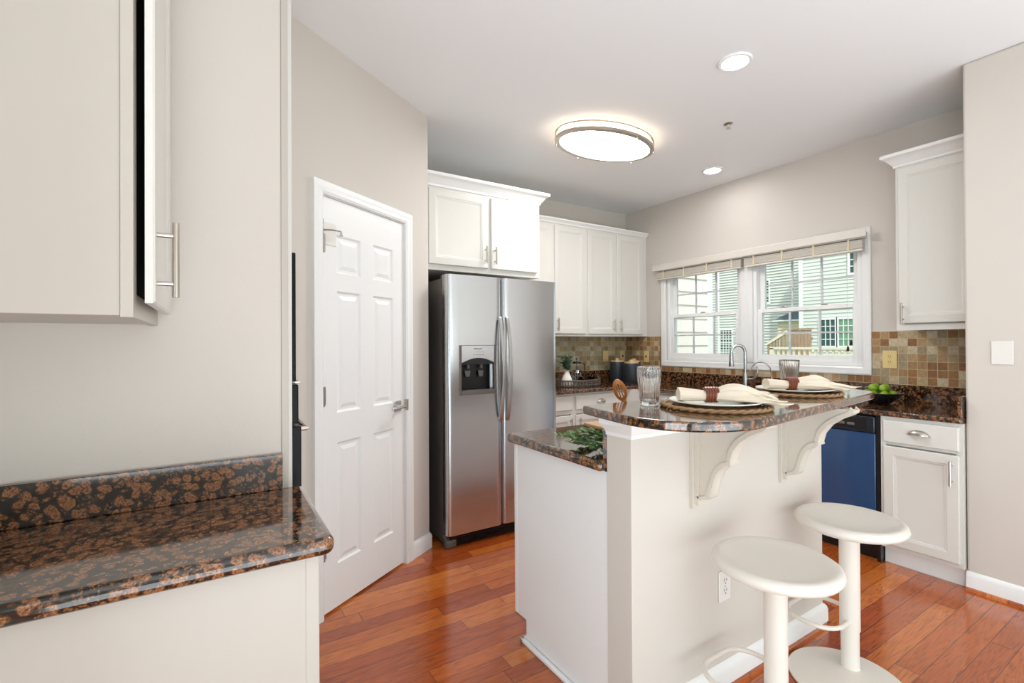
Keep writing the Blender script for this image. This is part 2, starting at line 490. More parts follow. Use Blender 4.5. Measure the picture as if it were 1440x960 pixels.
# ------------------------------------------------------------------ mesh helper
class MB:
    def __init__(self):
        self.v, self.f = [], []

    def add(self, vs, fs):
        n = len(self.v)
        self.v += [tuple(p) for p in vs]
        self.f += [tuple(i + n for i in q) for q in fs]
        return self

    def box(self, x0, x1, y0, y1, z0, z1):
        x0, x1 = sorted((x0, x1)); y0, y1 = sorted((y0, y1)); z0, z1 = sorted((z0, z1))
        return self.add([(x0, y0, z0), (x1, y0, z0), (x1, y1, z0), (x0, y1, z0), (x0, y0, z1), (x1, y0, z1), (x1, y1, z1), (x0, y1, z1)],
                        [(0, 3, 2, 1), (4, 5, 6, 7), (0, 1, 5, 4), (1, 2, 6, 5), (2, 3, 7, 6), (3, 0, 4, 7)])

    def prism(self, poly, a0, a1, mp=lambda a, b, c: (a, b, c)):
        """poly in (a,b), extruded along c from a0 to a1, mapped by mp"""
        n = len(poly)
        vs = [mp(p[0], p[1], a0) for p in poly] + [mp(p[0], p[1], a1) for p in poly]
        fs = [tuple(range(n))[::-1], tuple(range(n, 2 * n))]
        fs += [(i, (i + 1) % n, (i + 1) % n + n, i + n) for i in range(n)]
        return self.add(vs, fs)

    def lathe(self, prof, c=(0, 0, 0), n=32, sx=1, sy=1, mod=None):
        vs, fs = [], []
        k = len(prof)
        for j in range(n):
            a = 2 * pi * j / n
            for (r, z) in prof:
                rr = r * (mod(a, r, z) if mod else 1)
                vs.append((c[0] + rr * cos(a) * sx, c[1] + rr * sin(a) * sy, c[2] + z))
        for j in range(n):
            j2 = (j + 1) % n
            for i in range(k - 1):
                fs.append((j * k + i, j2 * k + i, j2 * k + i + 1, j * k + i + 1))
        if prof[0][0] > 1e-5:
            fs.append(tuple(j * k for j in range(n))[::-1])
        if prof[-1][0] > 1e-5:
            fs.append(tuple(j * k + k - 1 for j in range(n)))
        return self.add(vs, fs)

    def tube(self, pts, r, n=10, closed=False, flat=1.0):
        pts = [Vector(p) for p in pts]
        K = len(pts)
        rs = r if isinstance(r, (list, tuple)) else [r] * K
        vs, fs = [], []
        up = Vector((0, 0, 1))
        prev = None
        for i, p in enumerate(pts):
            if closed:
                t = pts[(i + 1) % K] - pts[i - 1]
            else:
                t = pts[min(i + 1, K - 1)] - pts[max(i - 1, 0)]
            t.normalize()
            if prev is None:
                ref = up if abs(t.dot(up)) < .9 else Vector((1, 0, 0))
                a = t.cross(ref).normalized()
            else:
                a = (prev - t * prev.dot(t)).normalized()
            prev = a
            b = t.cross(a)
            for j in range(n):
                q = 2 * pi * j / n
                vs.append(p + a * (cos(q) * rs[i]) + b * (sin(q) * rs[i] * flat))
        for i in range(K if closed else K - 1):
            i2 = (i + 1) % K
            for j in range(n):
                j2 = (j + 1) % n
                fs.append((i * n + j, i * n + j2, i2 * n + j2, i2 * n + j))
        if not closed:
            fs.append(tuple(range(n))[::-1])
            fs.append(tuple((K - 1) * n + j for j in range(n)))
        return self.add(vs, fs)

    def ball(self, c, r, sx=1, sy=1, sz=1, n=14, k=9):
        prof = [(max(1e-6, r * sin(pi * i / k)), -r * cos(pi * i / k) * sz) for i in range(k + 1)]
        return self.lathe(prof, c, n, sx, sy)

    def rings(self, u0, u1, v0, v1, steps, mp):
        """nested rectangles: steps = [(inset, depth), ...]; closes the last one"""
        vs, fs = [], []
        for (i, d) in steps:
            for (u, v) in ((u0 + i, v0 + i), (u1 - i, v0 + i), (u1 - i, v1 - i), (u0 + i, v1 - i)):
                vs.append(mp(u, v, d))
        for k in range(len(steps) - 1):
            for j in range(4):
                j2 = (j + 1) % 4
                fs.append((k * 4 + j, k * 4 + j2, k * 4 + 4 + j2, k * 4 + 4 + j))
        b = (len(steps) - 1) * 4
        fs.append((b, b + 1, b + 2, b + 3))
        return self.add(vs, fs)

    def sweep(self, path, prof, side=1, closed_path=False):
        """profile [(out, z)] swept along a plan polyline with mitred corners"""
        P = [Vector((p[0], p[1])) for p in path]
        K = len(P)
        vs, fs = [], []
        n = len(prof)
        for i in range(K):
            def nrm(a, b):
                d = (b - a).normalized()
                return Vector((d.y, -d.x)) * side
            if closed_path or 0 < i < K - 1:
                n1, n2 = nrm(P[i - 1], P[i]), nrm(P[i], P[(i + 1) % K])
                mm = (n1 + n2).normalized()
                mm = mm / max(.25, mm.dot(n1))
            elif i == 0:
                mm = nrm(P[0], P[1])
            else:
                mm = nrm(P[-2], P[-1])
            for (o, z) in prof:
                q = P[i] + mm * o
                vs.append((q.x, q.y, z))
        for i in range(K if closed_path else K - 1):
            i2 = (i + 1) % K
            for j in range(n):
                j2 = (j + 1) % n
                fs.append((i * n + j, i2 * n + j, i2 * n + j2, i * n + j2))
        if not closed_path:
            fs.append(tuple(range(n)))
            fs.append(tuple((K - 1) * n + j for j in range(n))[::-1])
        return self.add(vs, fs)


ORG = {}


def org_of(parent):
    if parent is None:
        return None
    p = parent
    o = Vector((0, 0, 0))
    while p is not None:
        o = o + Vector(ORG.get(p.name, (0, 0, 0)))
        p = p.parent
    return o


def make(name, mb, mat, parent=None, bevel=0, seg=2, smooth=True, angle=.6, local=False, label=None):
    """link one mesh object; vertices are world coordinates unless local"""
    me = bpy.data.meshes.new(name)
    vs = [Vector(v) for v in mb.v]
    if parent is not None:
        if local:
            org = Vector((0, 0, 0))
        else:
            org = org_of(parent)
        base = Vector((0, 0, 0))
    else:
        xs = [v.x for v in vs]; ys = [v.y for v in vs]; zs = [v.z for v in vs]
        base = Vector(((min(xs) + max(xs)) / 2, (min(ys) + max(ys)) / 2, min(zs)))
        if name.startswith(('floor', 'wall', 'ceiling', 'tile')):
            base = Vector((0, 0, 0))
        org = base
    me.from_pydata([tuple(v - org) for v in vs], [], mb.f)
    me.materials.append(mat)
    me.validate()
    import bmesh
    bm = bmesh.new()
    bm.from_mesh(me)
    bmesh.ops.recalc_face_normals(bm, faces=bm.faces)
    bm.to_mesh(me)
    bm.free()
    if smooth:
        me.shade_smooth()
        me.set_sharp_from_angle(angle=angle)
    o = bpy.data.objects.new(name, me)
    COL.objects.link(o)
    o.location = base
    if parent is not None:
        o.parent = parent
    else:
        ORG[o.name] = tuple(base)
    if bevel:
        bv = o.modifiers.new('bevel', 'BEVEL')
        bv.width = bevel
        bv.segments = seg
        bv.limit_method = 'ANGLE'
        bv.angle_limit = radians(40)
    if label:
        o['label'] = label
    return o


def thing(name, label, cat, loc, rot=0, group=None):
    o = bpy.data.objects.new(name, None)
    o.empty_display_size = .05
    COL.objects.link(o)
    o.location = loc
    o.rotation_euler = (0, 0, rot)
    ORG[o.name] = tuple(loc)
    o['label'] = label
    o['category'] = cat
    if group:
        o['group'] = group
    return o


def tag(o, label, cat, group=None):
    o['label'] = label
    o['category'] = cat
    if group:
        o['group'] = group
    return o


def struct(name, mb, mat, parent=None, label=None, **k):
    o = make(name, mb, mat, parent, **k)
    if parent is None:
        o['kind'] = 'structure'
        o['label'] = label or name.replace('_', ' ')
        o['category'] = name.split('_')[0]
    return o


def sthing(name, label, loc, rot=0):
    o = thing(name, label, name.split('_')[0], loc, rot)
    o['kind'] = 'structure'
    return o


def copy_tree(o, parent=None):
    c = o.copy()
    COL.objects.link(c)
    c.parent = parent
    for ch in list(o.children):
        copy_tree(ch, c)
    return c


H = 2.825
XB, YA = 4.06, 3.975
YW = 1.535

# ------------------------------------------------------------------ the room
struct('floor', MB().box(-3.0, XB, -3.6, YA, -.06, 0), M['floor'], label='glossy cherry stained oak plank floor')
struct('ceiling', MB().box(-3.15, XB + .15, -3.75, YA + .15, H, H + .08), M['ceiling'], label='smooth white painted ceiling')
struct('wall_left', MB().box(-.60, -.445, .7, 2.45, 0, H), M['wall'], label='wall behind the left cabinets')
struct('wall_rear', MB().box(-3.15, XB + .15, -3.75, -3.6, 0, H), M['wall'], label='beige wall behind the viewer')
struct('wall_west', MB().box(-3.15, -3.0, -3.6, .70, 0, H).box(-3.15, -.60, .70, .85, 0, H), M['wall'], label='beige wall left of the viewer')
struct('wall_middle', MB().box(-.445, .165, YW, YW + .045, 0, H), M['wall'], label='beige wall above the left granite counter')
struct('trim_1', MB().box(.165, .184, YW - .004, YW + .06, 0, H), M['cab_cream'], label='white vertical filler strip at the wall end', bevel=.002)
struct('wall_back', MB().box(.30, XB + .15, YA, YA + .15, 0, H), M['wall'], label='beige wall behind the fridge and corner cabinets')
# window wall with its opening
W0, W1, WZ0, WZ1 = 1.60, 3.38, 1.15, 2.10
mb = MB()
mb.box(XB, XB + .15, .875, W0, 0, H)
mb.box(XB, XB + .15, W1, YA, 0, H)
mb.box(XB, XB + .15, W0, W1, 0, WZ0)
mb.box(XB, XB + .15, W0, W1, WZ1, H)
struct('wall_right', mb, M['wall'], label='beige wall with the double kitchen window')
struct('wall_end', MB().box(3.425, XB + .15, -3.6, .872, 0, H), M['wall'], label='beige wall projecting at the right edge', bevel=.012, seg=3)
# diagonal pantry wall, local frame: x along the wall, -y towards the room
DA = Vector((.31, 2.356)); DB = Vector((1.19, 2.932))
dvec = (DB - DA).normalized()
DROT = atan2(dvec.y, dvec.x)
DLEN = (DB - DA).length
D0, D1, DZ = .155, .80, 2.065


def dmap(a, n, z):
    """along the diagonal wall, n towards the room, height"""
    return (DA.x + dvec.x * a + dvec.y * n, DA.y + dvec.y * a - dvec.x * n, z)


def dbox(mb, a0, a1, n0, n1, z0, z1):
    c = [dmap(a, n, z) for z in (z0, z1) for (a, n) in ((a0, n0), (a1, n0), (a1, n1), (a0, n1))]
    return mb.add(c, [(0, 1, 2, 3), (7, 6, 5, 4), (0, 4, 5, 1), (1, 5, 6, 2), (2, 6, 7, 3), (3, 7, 4, 0)])


mb = MB()
dbox(mb, -.10, D0, -.11, 0, 0, H)
dbox(mb, D1, DLEN, -.11, 0, 0, H)
dbox(mb, D0, D1, -.11, 0, DZ, H)
mb.box(DB.x - .10, DB.x, DB.y, YA, 0, H)
struct('wall_diagonal', mb, M['wall'], label='angled beige wall around the pantry door')

BASEP = [(0, 0), (.016, 0), (.016, .075), (.012, .088), (.006, .096), (0, .10)]
SHOE = [(.016, 0), (.03, 0), (.028, .012), (.022, .018), (.016, .02)]
p0, p1 = dmap(D1 + .062, 0, 0), dmap(DLEN, 0, 0)
mb = MB().sweep([p0[:2], p1[:2], (DB.x, DB.y + .35)], BASEP)
struct('baseboard_diagonal', mb, M['trim'], label='white baseboard right of the pantry door')
mb = MB().sweep([(3.425, -3.6), (3.425, .872)], BASEP, side=-1)
struct('baseboard_end', mb, M['trim'], label='white baseboard along the wall at the right edge')
struct('trim_5', MB().sweep([(3.409, -3.6), (3.409, .872)], [(0, 0), (.014, 0), (.011, .014), (0, .018)], side=-1), M['floor'], label='wood shoe moulding along the wall at the right edge')

# door casing
def casing(prof_w, z_top):
    mb = MB()
    P = [(0, .0), (0, .012), (.012, .018), (.030, .015), (.046, .019), (prof_w, .019), (prof_w, 0)]
    # three mitred legs: inner edge at the opening
    path = [(D0, 0), (D0, z_top), (D1, z_top), (D1, 0)]
    vs, fs = [], []
    n = len(P)
    outs = [(-1, 0), (-1, 1), (1, 1), (1, 0)]
    for (a, z), (da, dz) in zip(path, outs):
        for (o, t) in P:
            vs.append(dmap(a + da * o, t, z + dz * o))
    for i in range(3):
        for j in range(n):
            j2 = (j + 1) % n
            fs.append((i * n + j, (i + 1) * n + j, (i + 1) * n + j2, i * n + j2))
    fs.append(tuple(range(n)))
    fs.append(tuple(3 * n + j for j in range(n)))
    return mb.add(vs, fs)


struct('trim_2', casing(.06, DZ), M['trim'], label='white moulded casing around the pantry door', angle=.4)

# six panel door
door = sthing('door_1', 'white six-panel pantry door with lever handle', dmap(D0, 0, 0))
DW = D1 - D0
NF = -.006          # door face
us = [D0 + .004, D0 + .095, D0 + .275, D0 + .365, D0 + .545, D1 - .004]
us = [D0 + .004, D0 + .105, D0 + .275, D0 + .375, D0 + .545, D1 - .004]
vs_ = [.012, .215, .86, .995, 1.60, 1.68, 1.90, DZ - .006]
vs_ = [.012, .225, .835, .985, 1.60, 1.69, 1.885, DZ - .006]
mb = MB()
for i in range(5):
    for j in range(7):
        u0, u1, v0, v1 = us[i], us[i + 1], vs_[j], vs_[j + 1]
        if i in (1, 3) and j in (1, 3, 5):
            mb.rings(u0, u1, v0, v1, [(0, 0), (.010, -.009), (.022, -.009), (.042, -.002)], lambda u, v, d: dmap(u, NF + d, v))
        else:
            mb.add([dmap(u0, NF, v0), dmap(u1, NF, v0), dmap(u1, NF, v1), dmap(u0, NF, v1)], [(0, 1, 2, 3)])
a0, a1 = us[0], us[-1]
z0, z1 = vs_[0], vs_[-1]
mb.add([dmap(a, n, z) for z in (z0, z1) for (a, n) in ((a0, NF), (a1, NF), (a1, NF - .035), (a0, NF - .035))],
       [(0, 1, 2, 3), (4, 5, 6, 7), (1, 5, 6, 2), (2, 6, 7, 3), (3, 7, 4, 0)])
struct('door_panel', mb, M['trim'], door, angle=.3)
mb = MB()
dbox(mb, D0 - .002, D0 + .0035, -.10, -.001, 0, DZ)
dbox(mb, D1 - .0035, D1 + .002, -.10, -.001, 0, DZ)
dbox(mb, D0, D1, -.10, -.001, DZ - .004, DZ)
make('door_jamb', mb, M['trim'], door)
for zc in (.33, 1.078, 1.827):
    mb = MB()
    c = dmap(D0 + .001, .009, 0)
    mb.tube([(c[0], c[1], zc - .046), (c[0], c[1], zc + .046)], .0065, 8)
    mb.tube([(c[0], c[1], zc - .05), (c[0], c[1], zc - .046)], .008, 8)
    dbox(mb, D0 - .001, D0 + .022, -.004, .004, zc - .045, zc + .045)
    h = make('hinge', mb, M['nickel'], door, label='brushed nickel hinge')
    if zc > 1.7:
        mb = MB()
        mb.tube([(c[0], c[1], zc + .046), (c[0], c[1], zc + .115)], .0045, 8)
        q1, q2, q3 = dmap(D0 + .03, .045, zc + .06), dmap(D0 + .075, .05, zc + .062), dmap(D0 + .10, .03, zc + .052)
        mb.tube([(c[0], c[1], zc + .06), q1, q2, q3], .0045, 8)
        mb.ball(q3, .009)
        make('hinge_pin_stop', mb, M['chrome'], door, label='metal hinge-pin door stop')
        mb = MB()
        dbox(mb, D0 + .012, D0 + .098, -.0055, -.001, zc - .005, zc + .105)
        make('bumper_plate', mb, M['white_plastic'], door, bevel=.001, label='white square bumper plate')
# lever handle, square rosette
mb = MB()
hz = .962
hx = D1 - .068
mb2 = MB()
dbox(mb2, hx - .03, hx + .03, -.006, .003, hz - .032, hz + .032)
make('door_rosette', mb2, M['chrome'], door, bevel=.002)
mb = MB()
mb.tube([dmap(hx, .003, hz), dmap(hx, .045, hz)], .010, 12)
mb.tube([dmap(hx + .012, .045, hz - .001), dmap(hx - .05, .047, hz - .004), dmap(hx - .10, .043, hz - .006)], .009, 12)
make('lever_handle', mb, M['chrome'], door, label='chrome lever handle')
mb = MB()
dbox(mb, D1 - .003, D1 + .010, -.006, .0205, hz - .03, hz + .035)
make('strike_plate', mb, M['nickel'], door, bevel=.001)

# ------------------------------------------------------------------ hardware
def bar_pull(parent, p, axis, out, length, r=.006, stand=.03):
    """p = centre on the face; axis = direction of the bar; out = away from the face"""
    p, axis, out = Vector(p), Vector(axis), Vector(out)
    mb = MB()
    c = p + out * stand
    mb.tube([c - axis * length / 2, c + axis * length / 2], r, 12)
    for s in (-1, 1):
        q = p + axis * (s * length * .32)
        mb.tube([q, q + out * stand], r * .75, 10)
    return make('bar_pull', mb, M['nickel'], parent, label='brushed nickel bar pull')


def cup_pull(parent, p, right, out, wd=.05, ht=.03, dep=.026):
    """half dome bin pull, open at the bottom"""
    p, right, out = Vector(p), Vector(right), Vector(out)
    up = Vector((0, 0, 1))
    vs, fs = [], []
    n, k = 18, 7
    for sgn in (1, .86):
        for i in range(n + 1):
            a = pi * i / n
            for j in range(k + 1):
                b = pi / 2 * j / k
                x = cos(a) * wd * sgn
                rr = sin(a)
                vs.append(p + right * x + up * (rr * sin(b) * ht * sgn - ht * .35) + out * (rr * cos(b) * dep * sgn + .0005))
    K = (n + 1) * (k + 1)
    for s in range(2):
        for i in range(n):
            for j in range(k):
                a = s * K + i * (k + 1) + j
                fs.append((a, a + 1, a + k + 2, a + k + 1))
    for i in range(n):
        a = i * (k + 1)
        fs.append((a, a + k + 1, K + a + k + 1, K + a))
    mb = MB().add(vs, fs)
    # small base flange
    mb.tube([p - right * (wd + .004) - up * ht * .33, p + right * (wd + .004) - up * ht * .33], .003, 8)
    return make('cup_pull', mb, M['nickel'], parent, label='brushed nickel cup pull')


DOORP = [(0, .0), (0, .014), (.004, .018), (.050, .018), (.054, .0155), (.060, .0145), (.066, .0105), (.070, .0095)]
DRAWP = [(0, .0), (0, .013), (.005, .018), (.006, .018)]


def cab_door(name, parent, u0, u1, v0, v1, mp, prof=DOORP):
    mb = MB()
    mb.rings(u0, u1, v0, v1, prof, mp)
    mb.add([mp(u0, v0, 0), mp(u1, v0, 0), mp(u1, v1, 0), mp(u0, v1, 0)], [(3, 2, 1, 0)])
    return make(name, mb, M['cab'], parent, angle=.35)


CROWN = [(0, 0), (.008, .0), (.012, .014), (.022, .024), (.036, .044), (.050, .056), (.060, .060), (.064, .064), (.064, .082), (0, .082)]


def crown(parent, path, z, side=1, scale=1.0):
    mb = MB().sweep(path, [(o * scale, z + q * scale) for (o, q) in CROWN], side)
    return make('crown_moulding', mb, M['trim'], parent, angle=.35)


# ------------------------------------------------------------------ left foreground cabinets
# upper: front faces +x at x=-.125
t = thing('wall_cabinet', 'white upper cabinet at the left edge, door ajar, end panel facing the viewer', 'cabinet', (-.28, 1.3, 1.38))
t0 = t
UF = -.125
mb = MB()
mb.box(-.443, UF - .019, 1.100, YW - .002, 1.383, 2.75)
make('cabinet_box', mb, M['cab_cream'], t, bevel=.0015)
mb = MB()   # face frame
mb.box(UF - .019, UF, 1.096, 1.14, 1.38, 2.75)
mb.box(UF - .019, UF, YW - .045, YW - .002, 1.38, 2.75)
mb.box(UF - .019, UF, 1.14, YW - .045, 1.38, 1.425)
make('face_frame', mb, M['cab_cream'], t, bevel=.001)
make('shelf_interior', MB().box(UF - .03, UF - .004, 1.14, YW - .045, 1.425, 2.75), M['dark_gap'], t)  # near-black panel paints the shade behind the ajar door
DX = UF + .015
d = None
mb = MB()
mpd = lambda u, v, dd: (DX + dd * .85, u, v)
d = cab_door('cabinet_door', t, 1.113, YW - .028, 1.408, 2.72, mpd)
for hz_ in (1.5, 2.1):
    make('hinge_arm', MB().box(UF - .002, DX + .001, YW - .05, YW - .035, hz_, hz_ + .04), M['nickel'], t)
bar_pull(d, (DX + .0153, 1.150, 1.497), (0, 0, 1), (1, 0, 0), .148, .0062, .030)

# base: end panel faces the viewer at y=1.11
t = thing('base_cabinet', 'white base cabinet under the near granite counter, at the lower left', 'cabinet', (-.13, 1.3, 0))
mb = MB()
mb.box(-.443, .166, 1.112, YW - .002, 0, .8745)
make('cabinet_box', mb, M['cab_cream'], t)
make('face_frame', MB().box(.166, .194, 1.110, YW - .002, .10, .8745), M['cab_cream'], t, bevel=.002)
make('toe_board', MB().box(.166, .170, 1.112, YW - .002, 0, .10), M['cab'], t)
dd_ = cab_door('cabinet_door', t, 1.205, YW - .02, .13, .66, lambda u, v, q: (.194 + q * .7, u, v))
dr_ = cab_door('drawer_front', t, 1.205, YW - .02, .69, .85, lambda u, v, q: (.194 + q * .7, u, v), DRAWP)


def ogee(x0, x1, y0, y1, z0, z1):
    return MB().box(x0, x1, y0, y1, z0, z1)


def slab(name, poly, z0, z1, label, cat='countertop', bevel=.012, group=None, parent=None, seg=4):
    mb = MB().prism(poly, z0, z1)
    o = make(name, mb, M['granite'], parent, bevel=bevel, seg=seg, angle=.5)
    if parent is None:
        tag(o, label, cat, group)
    return o


def rounded(poly, idx, r, n=8):
    """round the listed corners of a plan polygon"""
    out = []
    K = len(poly)
    for i, p in enumerate(poly):
        if i in idx:
            rr = idx[i] if isinstance(idx, dict) else r
            P_ = Vector(p); A = Vector(poly[i - 1]); B = Vector(poly[(i + 1) % K])
            a = (A - P_).normalized(); b = (B - P_).normalized()
            ang = a.angle(b)
            tl = rr / math.tan(ang / 2)
            s, e = P_ + a * tl, P_ + b * tl
            for k in range(n + 1):
                q = k / n
                c = s.lerp(P_, q).lerp(P_.lerp(e, q), q)
                out.append((c.x, c.y))
        else:
            out.append(tuple(p))
    return out


t = thing('granite_countertop', 'brown granite counter with backsplash in the lower left foreground', 'countertop', (-.12, 1.3, .876))
poly = rounded([(-.443, 1.072), (.222, 1.072), (.222, YW - .001), (-.443, YW - .001)], {1: .03}, .03)
slab('counter_slab', poly, .876, .914, None, parent=t, bevel=.015, seg=5)
make('backsplash', MB().box(-.443, .166, YW - .021, YW - .001, .9145, 1.014), M['granite'], t, bevel=.002)

# tall oven cabinet beyond the wall
t = thing('oven_cabinet', 'tall white oven cabinet just behind the end of the left wall', 'cabinet', (-.1, 1.85, 0))
mb = MB()
mb.box(-.443, .2, 1.582, 2.2, 0, .30)
mb.box(-.443, .2, 1.582, 2.2, 1.618, H - .002)
mb.box(-.443, .2, 1.582, 1.600, .30, 1.618)
mb.box(-.443, .2, 2.18, 2.2, .30, 1.618)
make('cabinet_box', mb, M['cab'], t, bevel=.001)
make('cabinet_back', MB().box(-.44, -.42, 1.6, 2.18, .3, 1.618), M['dark_gap'], t)
t = thing('double_wall_oven', 'black double wall oven, seen edge-on between the left wall and the pantry door', 'oven', (-.1, 1.89, .31))
make('oven_body', MB().box(-.40, .19, 1.61, 2.17, .31, 1.61), M['black'], t)
make('upper_door', MB().box(.19, .214, 1.604, 2.176, 1.215, 1.615), M['black_gloss'], t, bevel=.003)
make('control_panel', MB().box(.19, .221, 1.604, 2.176, 1.085, 1.205), M['black_gloss'], t, bevel=.003)
make('lower_door', MB().box(.19, .229, 1.604, 2.176, .33, 1.075), M['black_gloss'], t, bevel=.003)
mb = MB()
mb.tube([(.232, 1.64, 1.063), (.248, 1.64, 1.063), (.248, 2.14, 1.063), (.232, 2.14, 1.063)], .008, 8)
make('oven_handle', mb, M['nickel'], t, label='metal oven handle')
mb = MB().tube([(.212, 1.62, 1.212), (.224, 1.62, 1.212), (.224, 2.16, 1.212), (.212, 2.16, 1.212)], .004, 8)
make('oven_handle', mb, M['nickel'], t, label='slim metal oven handle')

# ------------------------------------------------------------------ fridge
FX0, FX1, FY = 1.268, 2.162, 2.815
t = thing('refrigerator', 'stainless steel side-by-side refrigerator with ice and water dispenser', 'refrigerator', (1.715, 3.2, 0))
mb = MB().box(FX0 + .004, FX1 - .004, FY + .075, 3.72, .02, 1.765)
make('fridge_body', mb, M['fridge_side'], t, bevel=.006)
mb = MB()
mb.box(FX0 + .03, FX1 - .03, FY + .03, FY + .075, .012, .075)
for k in range(4):
    mb.box(FX0 + .09, FX1 - .05, FY + .022, FY + .031, .02 + k * .013, .026 + k * .013)
make('toe_grille', mb, M['black'], t)
mb = MB().prism([(FY + .022, 0.0), (FY + .09, 0.0), (FY + .09, .085), (FY + .022, .045)], FX0 + .002, FX0 + .075, lambda a, b, c: (c, a, b))
make('foot_cover', mb, M['fridge_side'], t, bevel=.01, seg=3)
mb = MB().box(FX0 + .02, FX0 + .12, FY + .04, FY + .15, 1.765, 1.79)
make('hinge_cover', mb, M['fridge_side'], t, bevel=.008, seg=3)
mb = MB().box(FX1 - .12, FX1 - .02, FY + .04, FY + .15, 1.765, 1.79)
make('hinge_cover', mb, M['fridge_side'], t, bevel=.008, seg=3)
XS = 1.688
# dispenser opening in the freezer door
q0, q1, qz0, qz1 = 1.355, 1.632, .992, 1.318


def curved_door(x0, x1, z0, z1, hole=None):
    """front gently rolled at both vertical edges"""
    xs = [x0, x0 + .004, x0 + .012, x0 + .025, x0 + .045]
    ys = [.030, .016, .007, .002, 0]
    mid = [x1 - .045, x1 - .025, x1 - .012, x1 - .004, x1]
    if hole:
        xs += [hole[0], hole[1]]
        ys += [0, 0]
    xs += mid
    ys += [0, .002, .007, .016, .030]
    zs = [z0] + ([hole[2], hole[3]] if hole else []) + [z1]
    mb = MB()
    n = len(xs)
    vs, fs = [], []
    for z in zs:
        for x, y in zip(xs, ys):
            vs.append((x, FY + y, z))
    for j in range(len(zs) - 1):
        for i in range(n - 1):
            if hole and j == 1 and abs(xs[i] - hole[0]) < 1e-6:
                continue
            fs.append((j * n + i, j * n + i + 1, (j + 1) * n + i + 1, (j + 1) * n + i))
    mb.add(vs, fs)
    # sides, top, bottom
    yb = FY + .070
    for zz in (z0, z1):
        mb.add([(x, FY + y, zz) for x, y in zip(xs, ys)] + [(x1, yb, zz), (x0, yb, zz)], [tuple(range(n + 2))])
    mb.add([(x0, FY + .03, z0), (x0, yb, z0), (x0, yb, z1), (x0, FY + .03, z1)], [(0, 1, 2, 3)])
    mb.add([(x1, FY + .03, z0), (x1, yb, z0), (x1, yb, z1), (x1, FY + .03, z1)], [(0, 1, 2, 3)])
    if hole:
        a, b, c, d2 = hole
        mb.add([(a, FY, c), (b, FY, c), (b, FY, d2), (a, FY, d2), (a, FY + .065, c), (b, FY + .065, c), (b, FY + .065, d2), (a, FY + .065, d2)],
               [(0, 1, 5, 4), (1, 2, 6, 5), (2, 3, 7, 6), (3, 0, 4, 7), (4, 5, 6, 7)])
    return mb


fd = make('freezer_door', curved_door(FX0, XS - .003, .085, 1.785, (q0, q1, qz0, qz1)), M['steel'], t, angle=.5)
rd = make('fridge_door', curved_door(XS + .003, FX1, .085, 1.785), M['steel'], t, angle=.5)
# dispenser
mb = MB()
mb.box(q0, q0 + .016, FY - .004, FY + .02, qz0, qz1)
mb.box(q1 - .016, q1, FY - .004, FY + .02, qz0, qz1)
mb.box(q0 + .016, q1 - .016, FY - .008, FY + .05, qz0, qz0 + .03)
mb.box(q0, q1, FY - .004, FY + .02, qz1, qz1 + .004)
make('dispenser_frame', mb, M['fridge_side'], fd, bevel=.003)
N_ = 14
pl = [(q0 + .016, qz1), (q1 - .016, qz1)]
arc = []
for i in range(N_ + 1):
    s = i / N_
    arc.append((q1 - .016 - (q1 - q0 - .032) * s, 1.205 + .032 * sin(pi * s)))
mb = MB().prism(pl[::-1] + arc[::-1] if False else [(q0 + .016, qz1)] + arc[::-1] + [(q1 - .016, qz1)], FY - .006, FY + .03, lambda a, b, c: (a, c, b))
cp = make('dispenser_control_panel', mb, M['steel'], fd)
arc2 = [(x, z) for x, z in arc]
mb = MB().prism(arc2 + [(q0 + .016, 1.193), (q1 - .016, 1.193)], FY - .003, FY + .04, lambda a, b, c: (a, c, b))
make('dispenser_hood', mb, M['navy_dark'], fd)
mb = MB().box(q0 + .016, q1 - .016, FY + .058, FY + .064, qz0, 1.2)
make('dispenser_cavity', mb, M['black'], fd)
for cx in (1.435, 1.535):
    mb = MB()
    mb.tube([(cx, FY + .03, 1.20), (cx, FY + .03, 1.165)], .010, 10)
    mb.prism([(cx - .022, 1.15), (cx + .022, 1.15), (cx + .014, 1.11), (cx - .014, 1.11)], FY + .035, FY + .042, lambda a, b, c: (a, c, b))
    make('dispenser_paddle', mb, M['fridge_side'], fd, bevel=.001)
mb = MB()
for i in range(4):
    x = 1.46 + i * .022
    mb.box(x, x + .008, FY - .0068, FY - .006, 1.256, 1.259)
for i in range(3):
    x = 1.48 + i * .022
    mb.box(x, x + .006, FY - .0068, FY - .006, 1.274, 1.277)
make('button_marks', mb, M['slot'], cp)
cu = bpy.data.curves.new('lettering', 'FONT')
cu.body = 'FRIGIDAIRE'
cu.size = .0125
cu.align_x = 'CENTER'
cu.extrude = .0003
tmp = bpy.data.objects.new('lettering_tmp', cu)
COL.objects.link(tmp)
bpy.context.view_layer.update()
me = bpy.data.meshes.new_from_object(tmp)
bpy.data.objects.remove(tmp)
me.materials.clear()
me.materials.append(M['slot'])
lo = bpy.data.objects.new('lettering', me)
COL.objects.link(lo)
lo.parent = cp
lo.location = Vector((1.49, FY - .0065, 1.293)) - org_of(cp)
lo.rotation_euler = (pi / 2, 0, 0)
